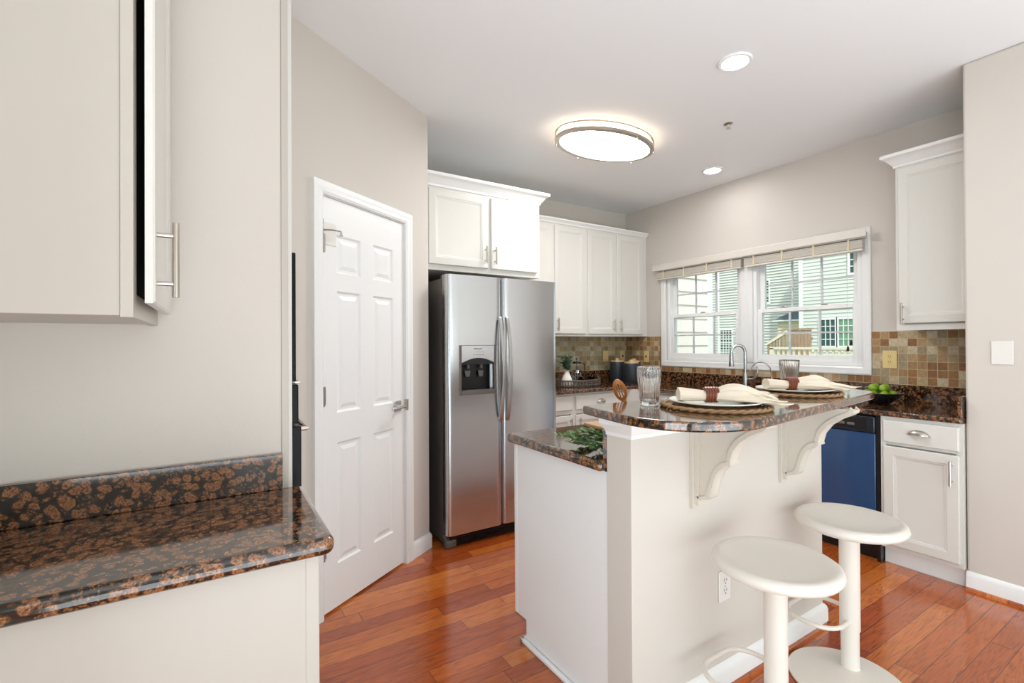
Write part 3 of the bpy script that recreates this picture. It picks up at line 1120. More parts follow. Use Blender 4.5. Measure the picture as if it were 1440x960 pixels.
# bowed handles
for par, cx in ((fd, XS - .028), (rd, XS + .030)):
    pts, K = [], 22
    for i in range(K + 1):
        s = i / K
        z = .80 + .715 * s
        pts.append((cx, FY - .012 - .052 * sin(pi * s) ** .75, z))
    mb = MB()
    vs, fs = [], []
    for (x, y, z) in pts:
        vs += [(x - .013, y + .010, z), (x - .011, y - .004, z), (x + .011, y - .004, z), (x + .013, y + .010, z)]
    for i in range(K):
        for j in range(4):
            fs.append((i * 4 + j, i * 4 + (j + 1) % 4, i * 4 + 4 + (j + 1) % 4, i * 4 + 4 + j))
    fs += [(0, 1, 2, 3), tuple(K * 4 + j for j in range(4))]
    mb.add(vs, fs)
    mb.box(cx - .012, cx + .012, FY - .012, FY + .001, .80, .825)
    mb.box(cx - .012, cx + .012, FY - .012, FY + .001, 1.49, 1.515)
    make('door_handle', mb, M['handle'], par, bevel=.003, seg=2, label='bowed brushed steel door handle')

# cabinet over the fridge
CY = 3.048
t = thing('wall_cabinet', 'white two-door cabinet with crown moulding above the refrigerator', 'cabinet', (1.69, 3.5, 1.84), 0)
mb = MB().box(1.20, 2.165, CY + .019, YA - .002, 1.845, 2.43)
make('cabinet_box', mb, M['cab'], t)
mb = MB()
mb.box(1.20, 1.25, CY, CY + .019, 1.842, 2.43)
mb.box(1.69, 1.735, CY, CY + .019, 1.90, 2.39)
mb.box(2.125, 2.167, CY, CY + .019, 1.842, 2.43)
mb.box(1.25, 2.125, CY, CY + .019, 1.842, 1.90)
mb.box(1.25, 2.125, CY, CY + .019, 2.39, 2.43)
make('face_frame', mb, M['cab'], t)
mpy = lambda y0: (lambda u, v, q: (u, y0 - q, v))
da = cab_door('cabinet_door', t, 1.236, 1.700, 1.880, 2.400, mpy(CY))
db = cab_door('cabinet_door', t, 1.725, 2.138, 1.880, 2.400, mpy(CY))
bar_pull(da, (1.672, CY - .018, 1.975), (0, 0, 1), (0, -1, 0), .125)
bar_pull(db, (1.752, CY - .018, 1.975), (0, 0, 1), (0, -1, 0), .125)
crown(t, [(1.20, CY), (2.167, CY), (2.167, YA - .01)], 2.418, 1)

# upper cabinets on the back wall
UY = 3.66
def upper_pair(label, x0, x1, doors, pulls, endgap):
    t = thing('wall_cabinet', label, 'cabinet', ((x0 + x1) / 2, 3.8, 1.40), 0, None)
    make('cabinet_box', MB().box(x0, x1, UY + .019, YA - .002, 1.405, 2.50), M['cab'], t)
    mb = MB()
    mb.box(x0, x1, UY, UY + .019, 1.402, 1.44)
    mb.box(x0, x1, UY, UY + .019, 2.46, 2.50)
    edges = [x0] + [e for d_ in doors for e in d_] + [x1]
    for i in range(0, len(edges), 2):
        a = edges[i] if i == 0 else edges[i] - .02
        b = edges[i + 1] if i + 2 >= len(edges) else edges[i + 1] + .02
        mb.box(max(x0, a), min(x1, b), UY, UY + .019, 1.44, 2.46)
    make('face_frame', mb, M['cab'], t)
    for (a, b), px in zip(doors, pulls):
        dd = cab_door('cabinet_door', t, a, b, 1.425, 2.475, mpy(UY))
        bar_pull(dd, (px, UY - .018, 1.515), (0, 0, 1), (0, -1, 0), .125)
    return t


ta = upper_pair('white upper cabinet against the fridge cabinet, left of the corner pair', 2.170, 3.180, [(2.30, 2.735), (2.775, 3.158)], [2.70, 2.80], 0)
tb = upper_pair('white two-door upper cabinet in the corner beside the window wall', 3.181, 4.056, [(3.196, 3.566), (3.598, 3.975)], [3.535, 3.63], 0)
CR2 = [(0, 0), (.010, 0), (.014, .012), (.030, .030), (.036, .034), (.036, .046), (0, .046)]
for tt, a, b in ((ta, 2.170, 3.180), (tb, 3.181, 4.056)):
    make('crown_moulding', MB().sweep([(a, UY), (b, UY)], [(o, 2.492 + z) for o, z in CR2], 1), M['trim'], tt, angle=.35)

# ------------------------------------------------------------------ window wall: right upper cabinet
RX = 3.735
t = thing('wall_cabinet', 'white single-door upper cabinet right of the window', 'cabinet', (3.9, 1.08, 1.40))
make('cabinet_box', MB().box(RX + .019, XB - .002, .876, 1.276, 1.405, 2.455), M['cab'], t)
mb = MB()
mb.box(RX, RX + .019, 1.236, 1.278, 1.402, 2.46)
mb.box(RX, RX + .019, .876, .92, 1.402, 2.46)
mb.box(RX, RX + .019, .92, 1.236, 1.402, 1.44)
mb.box(RX, RX + .019, .92, 1.236, 2.42, 2.46)
make('face_frame', mb, M['cab'], t)
mpx = lambda x0: (lambda u, v, q: (x0 - q, u, v))
dd = cab_door('cabinet_door', t, .892, 1.262, 1.445, 2.435, mpx(RX))
bar_pull(dd, (RX - .018, 1.238, 1.512), (0, 0, 1), (-1, 0, 0), .125)
crown(t, [(XB - .01, 1.278), (RX, 1.278), (RX, .876)], 2.45, 1)

# ------------------------------------------------------------------ base cabinets along the window wall
BX = 3.40
t = thing('base_cabinet', 'white base cabinet with one drawer and one door at the right end of the counter', 'cabinet', (3.7, 1.07, 0))
mb = MB()
mb.box(BX + .019, XB - .002, .876, 1.248, .105, .885)
mb.box(BX + .066, XB - .002, .876, 1.248, 0, .105)
make('cabinet_box', mb, M['cab'], t)
mb = MB()
mb.box(BX, BX + .019, 1.222, 1.248, .105, .885)
mb.box(BX, BX + .019, .876, .905, .105, .885)
mb.box(BX, BX + .019, .905, 1.222, .105, .14)
mb.box(BX, BX + .019, .905, 1.222, .72, .745)
mb.box(BX, BX + .019, .905, 1.222, .855, .885)
make('face_frame', mb, M['cab'], t, bevel=.001)
make('toe_board', MB().box(BX + .05, BX + .066, .876, 1.248, 0, .105), M['trim'], t)
dr = cab_door('drawer_front', t, .890, 1.232, .735, .865, mpx(BX), DRAWP)
cup_pull(dr, (BX - .018, 1.062, .808), (0, 1, 0), (-1, 0, 0))
dd = cab_door('cabinet_door', t, .890, 1.232, .13, .712, mpx(BX))
bar_pull(dd, (BX - .018, .918, .615), (0, 0, 1), (-1, 0, 0), .135, .0065)

# dishwasher
t = thing('dishwasher', 'dark blue-black dishwasher between the island and the right base cabinet', 'dishwasher', (3.7, 1.56, 0))
y0, y1 = 1.252, 1.86
make('dishwasher_body', MB().box(BX + .03, XB - .02, y0, y1, .02, .882), M['black'], t)
make('side_strip', MB().box(BX - .002, BX + .03, y0, y0 + .018, .0, .882), M['black'], t)
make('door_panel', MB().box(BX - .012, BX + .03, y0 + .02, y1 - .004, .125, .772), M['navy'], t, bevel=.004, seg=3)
mb = MB().box(BX - .020, BX + .03, y0 + .02, y1 - .004, .775, .875)
pn = make('control_panel', mb, M['navy_dark'], t, bevel=.006, seg=3)
make('panel_inset', MB().box(BX - .0225, BX - .019, y0 + .055, y1 - .22, .790, .862), M['black'], pn, bevel=.001)
mb = MB()
for k in range(2):
    mb.box(BX - .026, BX - .022, y0 + .125 + k * .055, y0 + .165 + k * .055, .812, .828)
mb.box(BX - .026, BX - .022, y0 + .255, y0 + .285, .80, .83)
mb.box(BX - .026, BX - .022, y0 + .235, y0 + .255, .825, .84)
make('button', mb, M['fridge_side'], pn, bevel=.002)
mb = MB()
a = []
for i in range(13):
    q = pi * i / 12
    a.append((y1 - .17 + cos(q) * .085, .79 - sin(q) * .045))
mb.prism([(y1 - .085, .862), ] + a + [(y1 - .255, .862)], BX - .0235, BX - .019, lambda p, q, c: (c, p, q))
make('pocket_handle', mb, M['black_gloss'], pn, bevel=.002, label='recessed pocket handle')
make('toe_panel', MB().box(BX + .04, BX + .05, y0, y1, 0, .12), M['black'], t)

# sink base and corner base cabinets
t = thing('base_cabinet', 'white sink base cabinet under the window, behind the island', 'cabinet', (3.7, 2.45, 0))
make('cabinet_box', MB().box(BX + .02, XB - .002, 1.865, 3.05, .105, .885).box(BX + .066, XB - .002, 1.865, 3.05, 0, .105), M['cab'], t)
for k in range(2):
    a = 1.885 + k * .58
    dd = cab_door('cabinet_door', t, a, a + .56, .13, .712, mpx(BX + .02))
    bar_pull(dd, (BX + .002, a + (.52 if k == 0 else .04), .615), (0, 0, 1), (-1, 0, 0), .135)
    cab_door('drawer_front', t, a, a + .56, .735, .865, mpx(BX + .02), DRAWP)
BY = 3.315
def base_back(label, x0, x1, pull_side):
    t = thing('base_cabinet', label, 'cabinet', ((x0 + x1) / 2, 3.6, 0))
    make('cabinet_box', MB().box(x0, x1, BY + .019, YA - .002, .105, .885).box(x0, x1, BY + .07, YA - .002, 0, .105), M['cab'], t)
    mb = MB()
    mb.box(x0, x0 + .03, BY, BY + .019, .105, .885)
    mb.box(x1 - .03, x1, BY, BY + .019, .105, .885)
    mb.box(x0 + .03, x1 - .03, BY, BY + .019, .855, .885)
    mb.box(x0 + .03, x1 - .03, BY, BY + .019, .70, .745)
    mb.box(x0 + .03, x1 - .03, BY, BY + .019, .105, .14)
    make('face_frame', mb, M['cab'], t)
    dr = cab_door('drawer_front', t, x0 + .018, x1 - .018, .735, .865, mpy(BY), DRAWP)
    cup_pull(dr, ((x0 + x1) / 2, BY - .018, .80), (1, 0, 0), (0, -1, 0))
    dd = cab_door('cabinet_door', t, x0 + .018, x1 - .018, .13, .69, mpy(BY))
    px = x1 - .05 if pull_side > 0 else x0 + .05
    bar_pull(dd, (px, BY - .018, .60), (0, 0, 1), (0, -1, 0), .135)
    return t


base_back('white base cabinet with cup pull directly right of the refrigerator', 2.20, 2.72, 1)
base_back('white base cabinet with cup pull left of the corner, behind the bar end', 2.721, 3.36, -1)
t = thing('base_cabinet', 'white angled corner base cabinet below the black canisters', 'cabinet', (3.75, 3.55, 0))
mb = MB().prism([(3.362, 3.334), (3.50, 3.052), (XB - .002, 3.052), (XB - .002, YA - .002), (3.362, YA - .002)], .105, .885)
mb.prism([(3.42, 3.40), (3.55, 3.052), (XB - .002, 3.052), (XB - .002, YA - .002), (3.42, YA - .002)], 0, .105)
make('cabinet_box', mb, M['cab'], t)

# L-shaped granite counter
CT0, CT1 = .886, .918
t = thing('granite_countertop', 'brown granite counter running below the window and round the corner to the fridge', 'countertop', (3.7, 2.6, CT0))
poly = [(2.185, YA - .001), (2.185, 3.265), (3.46, 3.265), (3.378, 3.13), (3.378, .8765), (XB - .001, .8765), (XB - .001, YA - .001)]
mb = MB().prism(poly, CT0, CT1)
make('counter_slab', mb, M['granite'], t, bevel=.010, seg=4)
mb = MB()
mb.box(2.185, XB - .022, YA - .021, YA - .001, CT1 + .0005, 1.03)
make('backsplash', mb, M['granite'], t, bevel=.002)
make('backsplash', MB().box(XB - .021, XB - .001, .8765, YA - .001, CT1 + .0005, 1.03), M['granite'], t, bevel=.002)
make('backsplash', MB().box(3.39, XB - .022, .8765, .897, CT1 + .0005, 1.03), M['granite'], t, bevel=.003)

# tiled backsplash
T = .008
o = make('tile_backsplash', MB().box(2.185, XB - T, YA - T, YA - .0005, 1.031, 1.40), M['tile_a'], bevel=.001)
tag(o, 'beige stone mosaic tiles on the back wall under the upper cabinets', 'tiles'); o['kind'] = 'structure'
mb = MB()
mb.box(XB - T, XB - .0005, 3.475, YA - .0005, 1.031, 1.40)
mb.box(XB - T, XB - .0005, 1.535, 3.475, 1.031, 1.083)
mb.box(XB - T, XB - .0005, .8765, 1.535, 1.031, 1.402)
o = make('tile_backsplash', mb, M['tile_b'])
tag(o, 'beige and brown stone mosaic tiles along the window wall', 'tiles'); o['kind'] = 'structure'
struct('trim_6', MB().box(XB - .011, XB - .0005, 3.468, 3.475, 1.031, 1.40), plain('bronze_tile_edge', (150, 112, 78), .5), label='tile edge strip left of the window')

# ------------------------------------------------------------------ window
CX = XB - .018
mb = MB()
o0, o1, z0, z1 = 1.538, 3.455, 1.085, 2.17
P = [(0, 0), (0, .014), (.010, .019), (.024, .016), (.05, .018), (.062, .012), (.062, 0)]
vs, fs = [], []
path = [(o0, z0, 1, 1), (o1, z0, -1, 1), (o1, z1, -1, -1), (o0, z1, 1, -1)]
for (y, z, dy, dz) in path:
    for (i, tt) in P:
        vs.append((XB - tt, y + dy * i, z + dz * i))
n = len(P)
for i in range(4):
    i2 = (i + 1) % 4
    for j in range(n - 1):
        fs.append((i * n + j, i2 * n + j, i2 * n + j + 1, i * n + j + 1))
mb.add(vs, fs)
struct('trim_3', mb, M['trim'], label='white moulded casing around the double window', angle=.4)
YM = 2.49
mb = MB()
mb.box(XB - .016, XB + .10, YM - .055, YM + .055, WZ0, WZ1)
mb.box(XB - .020, XB - .016, YM - .016, YM + .016, WZ0, WZ1)
struct('trim_4', mb, M['trim'], label='white mullion post between the two window units', bevel=.002)


def window_unit(name, label, y0, y1):
    t = sthing(name, label, (XB + .06, (y0 + y1) / 2, WZ0))
    mb = MB()
    fwd = .03
    mb.box(XB - .0, XB + .12, y0, y0 + fwd, WZ0, WZ1)
    mb.box(XB - .0, XB + .12, y1 - fwd, y1, WZ0, WZ1)
    mb.box(XB - .0, XB + .12, y0 + fwd, y1 - fwd, WZ0, WZ0 + .03)
    mb.box(XB - .0, XB + .12, y0 + fwd, y1 - fwd, WZ1 - .03, WZ1)
    make('window_frame', mb, M['vinyl'], t, bevel=.003)
    a, b = y0 + fwd, y1 - fwd
    zm = 1.605

    def sash(nm, x, zl, zh, fr, bot):
        mb = MB()
        mb.box(x, x + .03, a, a + fr, zl, zh)
        mb.box(x, x + .03, b - fr, b, zl, zh)
        mb.box(x, x + .03, a + fr, b - fr, zl, zl + bot)
        mb.box(x, x + .03, a + fr, b - fr, zh - .034, zh)
        s = make(nm, mb, M['vinyl'], t, bevel=.003)
        ga, gb, gl, gh = a + fr, b - fr, zl + bot, zh - .034
        make('glass_pane', MB().box(x + .012, x + .016, ga, gb, gl, gh), M['pane'], s)
        mb = MB()
        for k in (1, 2):
            c = ga + (gb - ga) * k / 3
            mb.box(x + .008, x + .020, c - .007, c + .007, gl, gh)
        c = (gl + gh) / 2
        for k in range(3):
            mb.box(x + .008, x + .020, ga + (gb - ga) * k / 3 + .007 * (k > 0), ga + (gb - ga) * (k + 1) / 3 - .007 * (k < 2), c - .007, c + .007)
        make('muntin', mb, M['muntin'], s)
        return s
    sash('lower_sash', XB + .015, WZ0 + .03, zm + .018, .038, .045)
    s = sash('upper_sash', XB + .055, zm - .018, WZ1 - .03, .045, .036)
    for k in (.3, .7) if y1 < 2.6 else (.5,):
        c = a + (b - a) * k
        make('sash_lock', MB().box(XB + .012, XB + .035, c - .022, c + .022, zm + .018, zm + .030), M['nickel'], t, bevel=.003)


window_unit('window_1', 'right double-hung window unit with grids', W0, YM - .055)
window_unit('window_2', 'left double-hung window unit with grids', YM + .055, W1)


def blind(label, y0, y1, cord_y, n_ladders):
    t = thing('window_blind', label, 'blind', (XB - .05, (y0 + y1) / 2, 2.16), 0, None)
    make('headrail', MB().box(XB - .075, XB - .022, y0, y1, 2.085, 2.135), M['blind_rail'], t, bevel=.003)
    mb = MB()
    K = 9
    for i in range(K):
        z = 2.015 + i * .0068
        dx = random.uniform(-.002, .002)
        mb.box(XB - .074 + dx, XB - .026 + dx, y0 + .01, y1 - .01, z, z + .0045)
    make('slat_stack', mb, M['blind'], t, smooth=False)
    make('bottom_rail', MB().box(XB - .075, XB - .025, y0 + .01, y1 - .01, 1.995, 2.012), M['blind_rail'], t, bevel=.003)
    for i in range(n_ladders):
        c = y0 + .1 + (y1 - y0 - .2) * i / (n_ladders - 1)
        make('ladder_tape', MB().box(XB - .0765, XB - .0755, c - .008, c + .008, 1.995, 2.085), M['tape'], t)
    c = cord_y
    mb = MB().tube([(XB - .08, c, 2.10), (XB - .081, c, 1.6), (XB - .08, c, 1.30 if c < 2 else 1.02)], .0015, 6)
    make('pull_cord', mb, M['cord'], t)
    return t


tb1 = blind('raised cream blind over the right window', 1.555, YM - .004, 1.66, 4)
blind('raised cream blind over the left window', YM + .004, 3.47, 2.56, 4)
mb = MB()
for dz, dy in ((1.28, 0), (1.325, -.02)):
    mb.lathe([(.001, .02), (.006, .015), (.010, -.012), (.006, -.02), (.001, -.02)], (XB - .08, 1.66 + dy, dz), 10)
make('cord_tassel', mb, M['tassel'], tb1)
o = make('blind_valance', MB().box(XB - .092, XB - .084, 1.535, 3.50, 2.092, 2.152), M['blind_rail'], bevel=.002)
tag(o, 'long cream valance board above both window blinds', 'valance')

# ------------------------------------------------------------------ island
IX, IY = 1.172, 1.128
t = thing('kitchen_island', 'white kitchen island with raised bar wall and two scrolled brackets', 'island', (1.8, 1.45, 0))
IE = 2.425
mb = MB()
mb.box(IX + .002, IE, 1.245, 1.835, .10, .874)
mb.box(IX + .002, IE, 1.245, 1.765, 0, .10)
make('cabinet_box', mb, M['trim'], t)
mb = MB().box(IX + .0, IX + .022, 1.835, 1.856, .10, .874)
make('face_frame', mb, M['trim'], t, bevel=.001)
mb = MB().box(IX - .001, IE + .005, IY, 1.244, 0, 1.068)
make('bar_wall', mb, M['wall'], t, bevel=.002)
MOULD = [(0, 1.008), (.004, 1.008), (.006, 1.020), (.014, 1.030), (.030, 1.044), (.036, 1.052), (.038, 1.068), (0, 1.068)]
mb = MB().sweep([(IX, 1.244), (IX, IY), (IE + .005, IY), (IE + .005, 1.244)], MOULD, -1)
mb2 = MB().sweep([(IX, 1.244), (IX, IY), (IE + .005, IY), (IE + .005, 1.244)], MOULD, 1)
# choose the outward side
cxs = [v[1] for v in mb.v]
make('moulding', mb if min(cxs) < IY - .03 else mb2, M['trim'], t, angle=.35)
mb = MB().sweep([(IE + .005, 1.244), (IE + .005, IY), (IX + .30, IY)], BASEP, 1)
if min(v[1] for v in mb.v) > IY - .01:
    mb = MB().sweep([(IE + .005, 1.244), (IE + .005, IY), (IX + .30, IY)], BASEP, -1)
mb = MB()
for pth in ([(IE + .005, 1.25), (IE + .005, IY), (IX + .0, IY)],):
    m1 = MB().sweep(pth, BASEP, 1)
    m2 = MB().sweep(pth, BASEP, -1)
    mb = m1 if min(v[1] for v in m1.v) < IY - .01 else m2
make('baseboard', mb, M['trim'], t, angle=.35)
make('shoe_moulding', MB().box(IX - .018, IX + .001, 1.25, 1.79, 0, .02).box(IX - .018, IE, 1.765, 1.79, 0, .02), M['trim'], t, bevel=.006, seg=3)
m1 = MB().sweep([(IE + .005, 1.25), (IE + .005, IY), (IX, IY)], [(.016, 0), (.03, 0), (.027, .013), (.016, .018)], 1)
m2 = MB().sweep([(IE + .005, 1.25), (IE + .005, IY), (IX, IY)], [(.016, 0), (.03, 0), (.027, .013), (.016, .018)], -1)
make('shoe_moulding', m1 if min(v[1] for v in m1.v) < IY - .02 else m2, M['floor'], t, label='wood-coloured shoe moulding')
# brackets
prof = [(.846, 1.067), (.848, 1.055), (.862, 1.044), (.901, 1.024), (.939, .995), (.965, .958), (.974, .925), (.972, .912), (.997, .903), (1.020, .880), (1.034, .85), (1.045, .81), (1.052, .785), (1.062, .772), (1.095, .762)]
sm = []
for i, p in enumerate(prof):
    sm.append(p)


def bracket(xc):
    mb = MB()
    hw = .021
    poly = sm + [(IY - .012, .762), (IY - .012, 1.067)]
    mb.prism(poly, xc - hw, xc + hw, lambda a, b, c: (c, a, b))
    # raised rim along the curved edge
    rim = [(a - .006, b - .006) for a, b in sm]
    inner = [(a + .012, b + .010) for a, b in sm]
    for i in range(len(sm) - 1):
        for s in (-1, 1):
            x0_, x1_ = (xc - hw - .006, xc - hw + .002) if s < 0 else (xc + hw - .002, xc + hw + .006)
            a0_, a1_, b1_, b0_ = sm[i], sm[i + 1], inner[i + 1], inner[i]
            mb.prism([a0_, a1_, b1_, b0_], x0_, x1_, lambda a, b, c: (c, a, b))
    mb.box(xc - hw - .006, xc + hw + .006, IY - .03, IY - .012, .742, 1.067)
    mb.box(xc - hw - .016, xc + hw + .016, IY - .013, IY - .0005, .728, 1.067)
    return make('bracket', mb, M['bracket'], t, angle=.7, label='cream scrolled support bracket')


bracket(1.505)
bracket(2.095)

# lower island counter
poly = rounded([(1.138, 1.246), (1.138, 1.878), (2.47, 1.878), (2.47, 1.246)], {1: .03}, .03)
slab('granite_countertop', poly, .876, .916, 'low brown granite counter of the island, behind the raised bar', bevel=.016, seg=5)
bar_poly = [(1.148, 1.345), (1.118, 1.20), (1.098, 1.06), (1.112, .975), (1.136, .922), (1.190, .863), (1.262, .824), (1.345, .806), (1.425, .810), (1.6, .833), (1.8, .858), (2.0, .880), (2.25, .913), (2.49, .946), (2.56, .962), (2.595, .99), (2.64, 1.07), (2.665, 1.15), (2.67, 1.345)]
def smooth_outline(P_, a, b, k=6):
    """Catmull-Rom through points a..b, the others kept"""
    out = list(P_[:a])
    for i in range(a, b):
        p0, p1, p2, p3 = P_[max(i - 1, 0)], P_[i], P_[i + 1], P_[min(i + 2, len(P_) - 1)]
        for q in range(k):
            t_ = q / k
            out.append(tuple(.5 * (2 * p1[c] + (p2[c] - p0[c]) * t_ + (2 * p0[c] - 5 * p1[c] + 4 * p2[c] - p3[c]) * t_ ** 2 + (3 * p1[c] - p0[c] - 3 * p2[c] + p3[c]) * t_ ** 3) for c in (0, 1)))
    return out + list(P_[b:])


bar_poly = smooth_outline(bar_poly, 1, len(bar_poly) - 2)
slab('bar_countertop', bar_poly, 1.0695, 1.10, 'raised granite bar top with rounded corner, holding the place settings', 'countertop', bevel=.006, seg=3)
o = make('backsplash_board', MB().box(IX, IE, 1.2465, 1.264, .9165, 1.068), M['granite'])
tag(o, 'dark granite strip on the back of the bar wall, behind the greens', 'backsplash')


# outlets
def outlet(label, p, right, out, kind, mat, wd=.072, ht=.117):
    p, right, out = Vector(p), Vector(right), Vector(out)
    up = Vector((0, 0, 1))
    nm = 'wall_outlet' if kind == 'duplex' else ('light_switch' if kind == 'switch' else 'blank_wall_plate')
    t = thing(nm, label, 'outlet' if kind == 'duplex' else ('switch' if kind == 'switch' else 'wall plate'), tuple(p))

    def bx(u0, u1, v0, v1, d0, d1):
        c = []
        for dd in (d0, d1):
            for (u, v) in ((u0, v0), (u1, v0), (u1, v1), (u0, v1)):
                c.append(p + right * u + up * v + out * dd)
        return c, [(0, 1, 2, 3), (4, 5, 6, 7), (0, 1, 5, 4), (1, 2, 6, 5), (2, 3, 7, 6), (3, 0, 4, 7)]
    mb = MB().add(*bx(-wd / 2, wd / 2, -ht / 2, ht / 2, .0005, .006))
    make('cover_plate', mb, mat, t, bevel=.0025, seg=2)
    if kind == 'duplex':
        for s in (-1, 1):
            mb = MB()
            vs = []
            K = 20
            for dd in (.006, .008):
                for i in range(K):
                    a = 2 * pi * i / K
                    vs.append(p + right * (max(-.0165, min(.0165, cos(a) * .021))) + up * (s * .0195 + sin(a) * .0165) + out * dd)
            mb.add(vs, [tuple(range(K)), tuple(range(K, 2 * K))] + [(i, (i + 1) % K, K + (i + 1) % K, K + i) for i in range(K)])
            r = make('receptacle', mb, mat, t)
            mb = MB()
            for u in (-.0065, .0065):
                mb.add(*bx(u - .0014, u + .0014, s * .0195 - .001, s * .0195 + .009, .0075, .0084))
            mb.add(*bx(-.0024, .0024, s * .0195 - .011, s * .0195 - .006, .0075, .0084))
            make('slot', mb, M['slot'], r)
        mb = MB().add(*bx(-.002, .002, -.002, .002, .006, .0068))
        make('screw', mb, M['nickel'], t)
    elif kind == 'switch':
        mb = MB().add(*bx(-.005, .005, -.011, .011, .006, .016))
        make('toggle', mb, M['slot'], t, bevel=.001, label='dark toggle')
    else:
        for s in (-1, 1):
            mb = MB().add(*bx(-.003, .003, s * ht * .35 - .003, s * ht * .35 + .003, .006, .0068))
            make('screw', mb, mat, t)
    return t


outlet('white duplex outlet low on the island wall beside the stool', (1.668, IY, .392), (1, 0, 0), (0, -1, 0), 'duplex', M['white_plastic'])
outlet('almond duplex outlet on the tiles right of the window', (XB - T, 1.428, 1.205), (0, 1, 0), (-1, 0, 0), 'duplex', M['almond'], .085, .125)
outlet('almond blank plate on the back tiles, left of the black canisters', (3.725, YA - T, 1.185), (1, 0, 0), (0, -1, 0), 'blank', M['almond'], .078, .125)
outlet('almond switch plate on the back tiles just left of the corner', (3.985, YA - T, 1.182), (1, 0, 0), (0, -1, 0), 'switch', M['almond'], .072, .125)
outlet('almond switch plate on the window wall just right of the corner', (XB - T, 3.66, 1.182), (0, 1, 0), (-1, 0, 0), 'switch', M['almond'], .072, .125)
outlet('large white blank plate on the wall at the right edge', (3.425, .728, 1.27), (0, 1, 0), (-1, 0, 0), 'blank', M['white_plastic'], .082, .122)

# ------------------------------------------------------------------ ceiling fixtures
LC = (2.40, 2.54)
th = radians(-3)
t = thing('ceiling_light', 'large lit oval flush ceiling light with two metal rings', 'ceiling light', (LC[0], LC[1], H - .085))


def oval(mb, a, b, r, z, n=64, flat=1.0, tilt=0):
    pts = []
    for i in range(n):
        q = 2 * pi * i / n
        x, y = a * cos(q), b * sin(q)
        pts.append((LC[0] + x * cos(th) - y * sin(th), LC[1] + x * sin(th) + y * cos(th), z))
    return mb.tube(pts, r, 8, True, flat)


def ovaldisc(prof, A, B, n=64):
    vs, fs = [], []
    k = len(prof)
    for i in range(n):
        q = 2 * pi * i / n
        for (s, z) in prof:
            x, y = (A - s) * cos(q), (B - s) * sin(q)
            vs.append((LC[0] + x * cos(th) - y * sin(th), LC[1] + x * sin(th) + y * cos(th), z))
    for i in range(n):
        for j in range(k - 1):
            fs.append((i * k + j, ((i + 1) % n) * k + j, ((i + 1) % n) * k + j + 1, i * k + j + 1))
    fs.append(tuple(i * k + k - 1 for i in range(n)))
    fs.append(tuple(i * k for i in range(n)))
    return MB().add(vs, fs)


A_, B_ = .405, .245
make('diffuser', ovaldisc([(.024, H - .066), (.05, H - .078), (.12, H - .084)], A_, B_), M['lamp_glass'], t, label='glowing white diffuser')
make('diffuser_rim', ovaldisc([(.02, H - .001), (.018, H - .05), (.0235, H - .065)], A_, B_), M['lamp_rim'], t, label='softly glowing warm rim')


def ring_band(z0, z1, w0, nm):
    pr = [(-.004, z1), (-.004, z0), (w0, z0 - .002), (w0, z0 + .004), (.004, z0 + .008), (.004, z1)]
    n = 64
    vs, fs = [], []
    k = len(pr)
    for i in range(n):
        q = 2 * pi * i / n
        for (s, z) in pr:
            x, y = (A_ - s) * cos(q), (B_ - s) * sin(q)
            vs.append((LC[0] + x * cos(th) - y * sin(th), LC[1] + x * sin(th) + y * cos(th), z))
    for i in range(n):
        for j in range(k):
            fs.append((i * k + j, ((i + 1) % n) * k + j, ((i + 1) % n) * k + (j + 1) % k, i * k + (j + 1) % k))
    make(nm, MB().add(vs, fs), M['nickel'], t, angle=.5)


ring_band(H - .076, H - .058, .03, 'lower_ring')
ring_band(H - .026, H - .014, .006, 'upper_ring')
for q in (.5, 1.75, 2.64, 3.6, 4.9, 5.8):
    mb = MB()
    x, y = (A_ + .0) * cos(q), (B_ + .0) * sin(q)
    X, Y = LC[0] + x * cos(th) - y * sin(th), LC[1] + x * sin(th) + y * cos(th)
    mb.tube([(X, Y, H - .088), (X, Y, H - .014)], .0035, 8)
    mb.ball((X, Y, H - .088), .006, n=8, k=6)
    make('post', mb, M['nickel'], t)


def recessed(label, x, y, r=.085):
    t = thing('recessed_light', label, 'ceiling light', (x, y, H - .006), 0, None)
    make('trim_ring', MB().lathe([(r * .76, .0059), (r * .76, 0), (r * .8, -.004), (r * .95, -.004), (r, .001), (r, .0059)], (x, y, H - .006), 40), M['ceiling'], t)
    make('lens', MB().lathe([(1e-5, -.001), (r * .75, -.001), (r * .75, .0059), (1e-5, .0059)], (x, y, H - .006), 40), M['led'], t, label='lit round lens')


recessed('small round recessed light nearest the viewer, right of the oval fixture', 2.35, 1.50)
recessed('small round recessed light farther back, close to the window wall', 3.66, 2.553)
mb = MB()
sx, sy = 2.98, 1.955
mb.lathe([(.030, 0), (.030, -.004), (.012, -.010), (.010, -.016), (1e-5, -.016)], (sx, sy, H), 24)
mb.tube([(sx - .008, sy, H - .014), (sx - .010, sy, H - .032)], .002, 6)
mb.tube([(sx + .008, sy, H - .014), (sx + .010, sy, H - .032)], .002, 6)
mb.lathe([(.015, -.032), (.016, -.034), (1e-5, -.035)], (sx, sy, H), 16)
o = make('fire_sprinkler', mb, M['nickel'])
tag(o, 'small metal fire sprinkler head on the ceiling between the round lights', 'sprinkler')


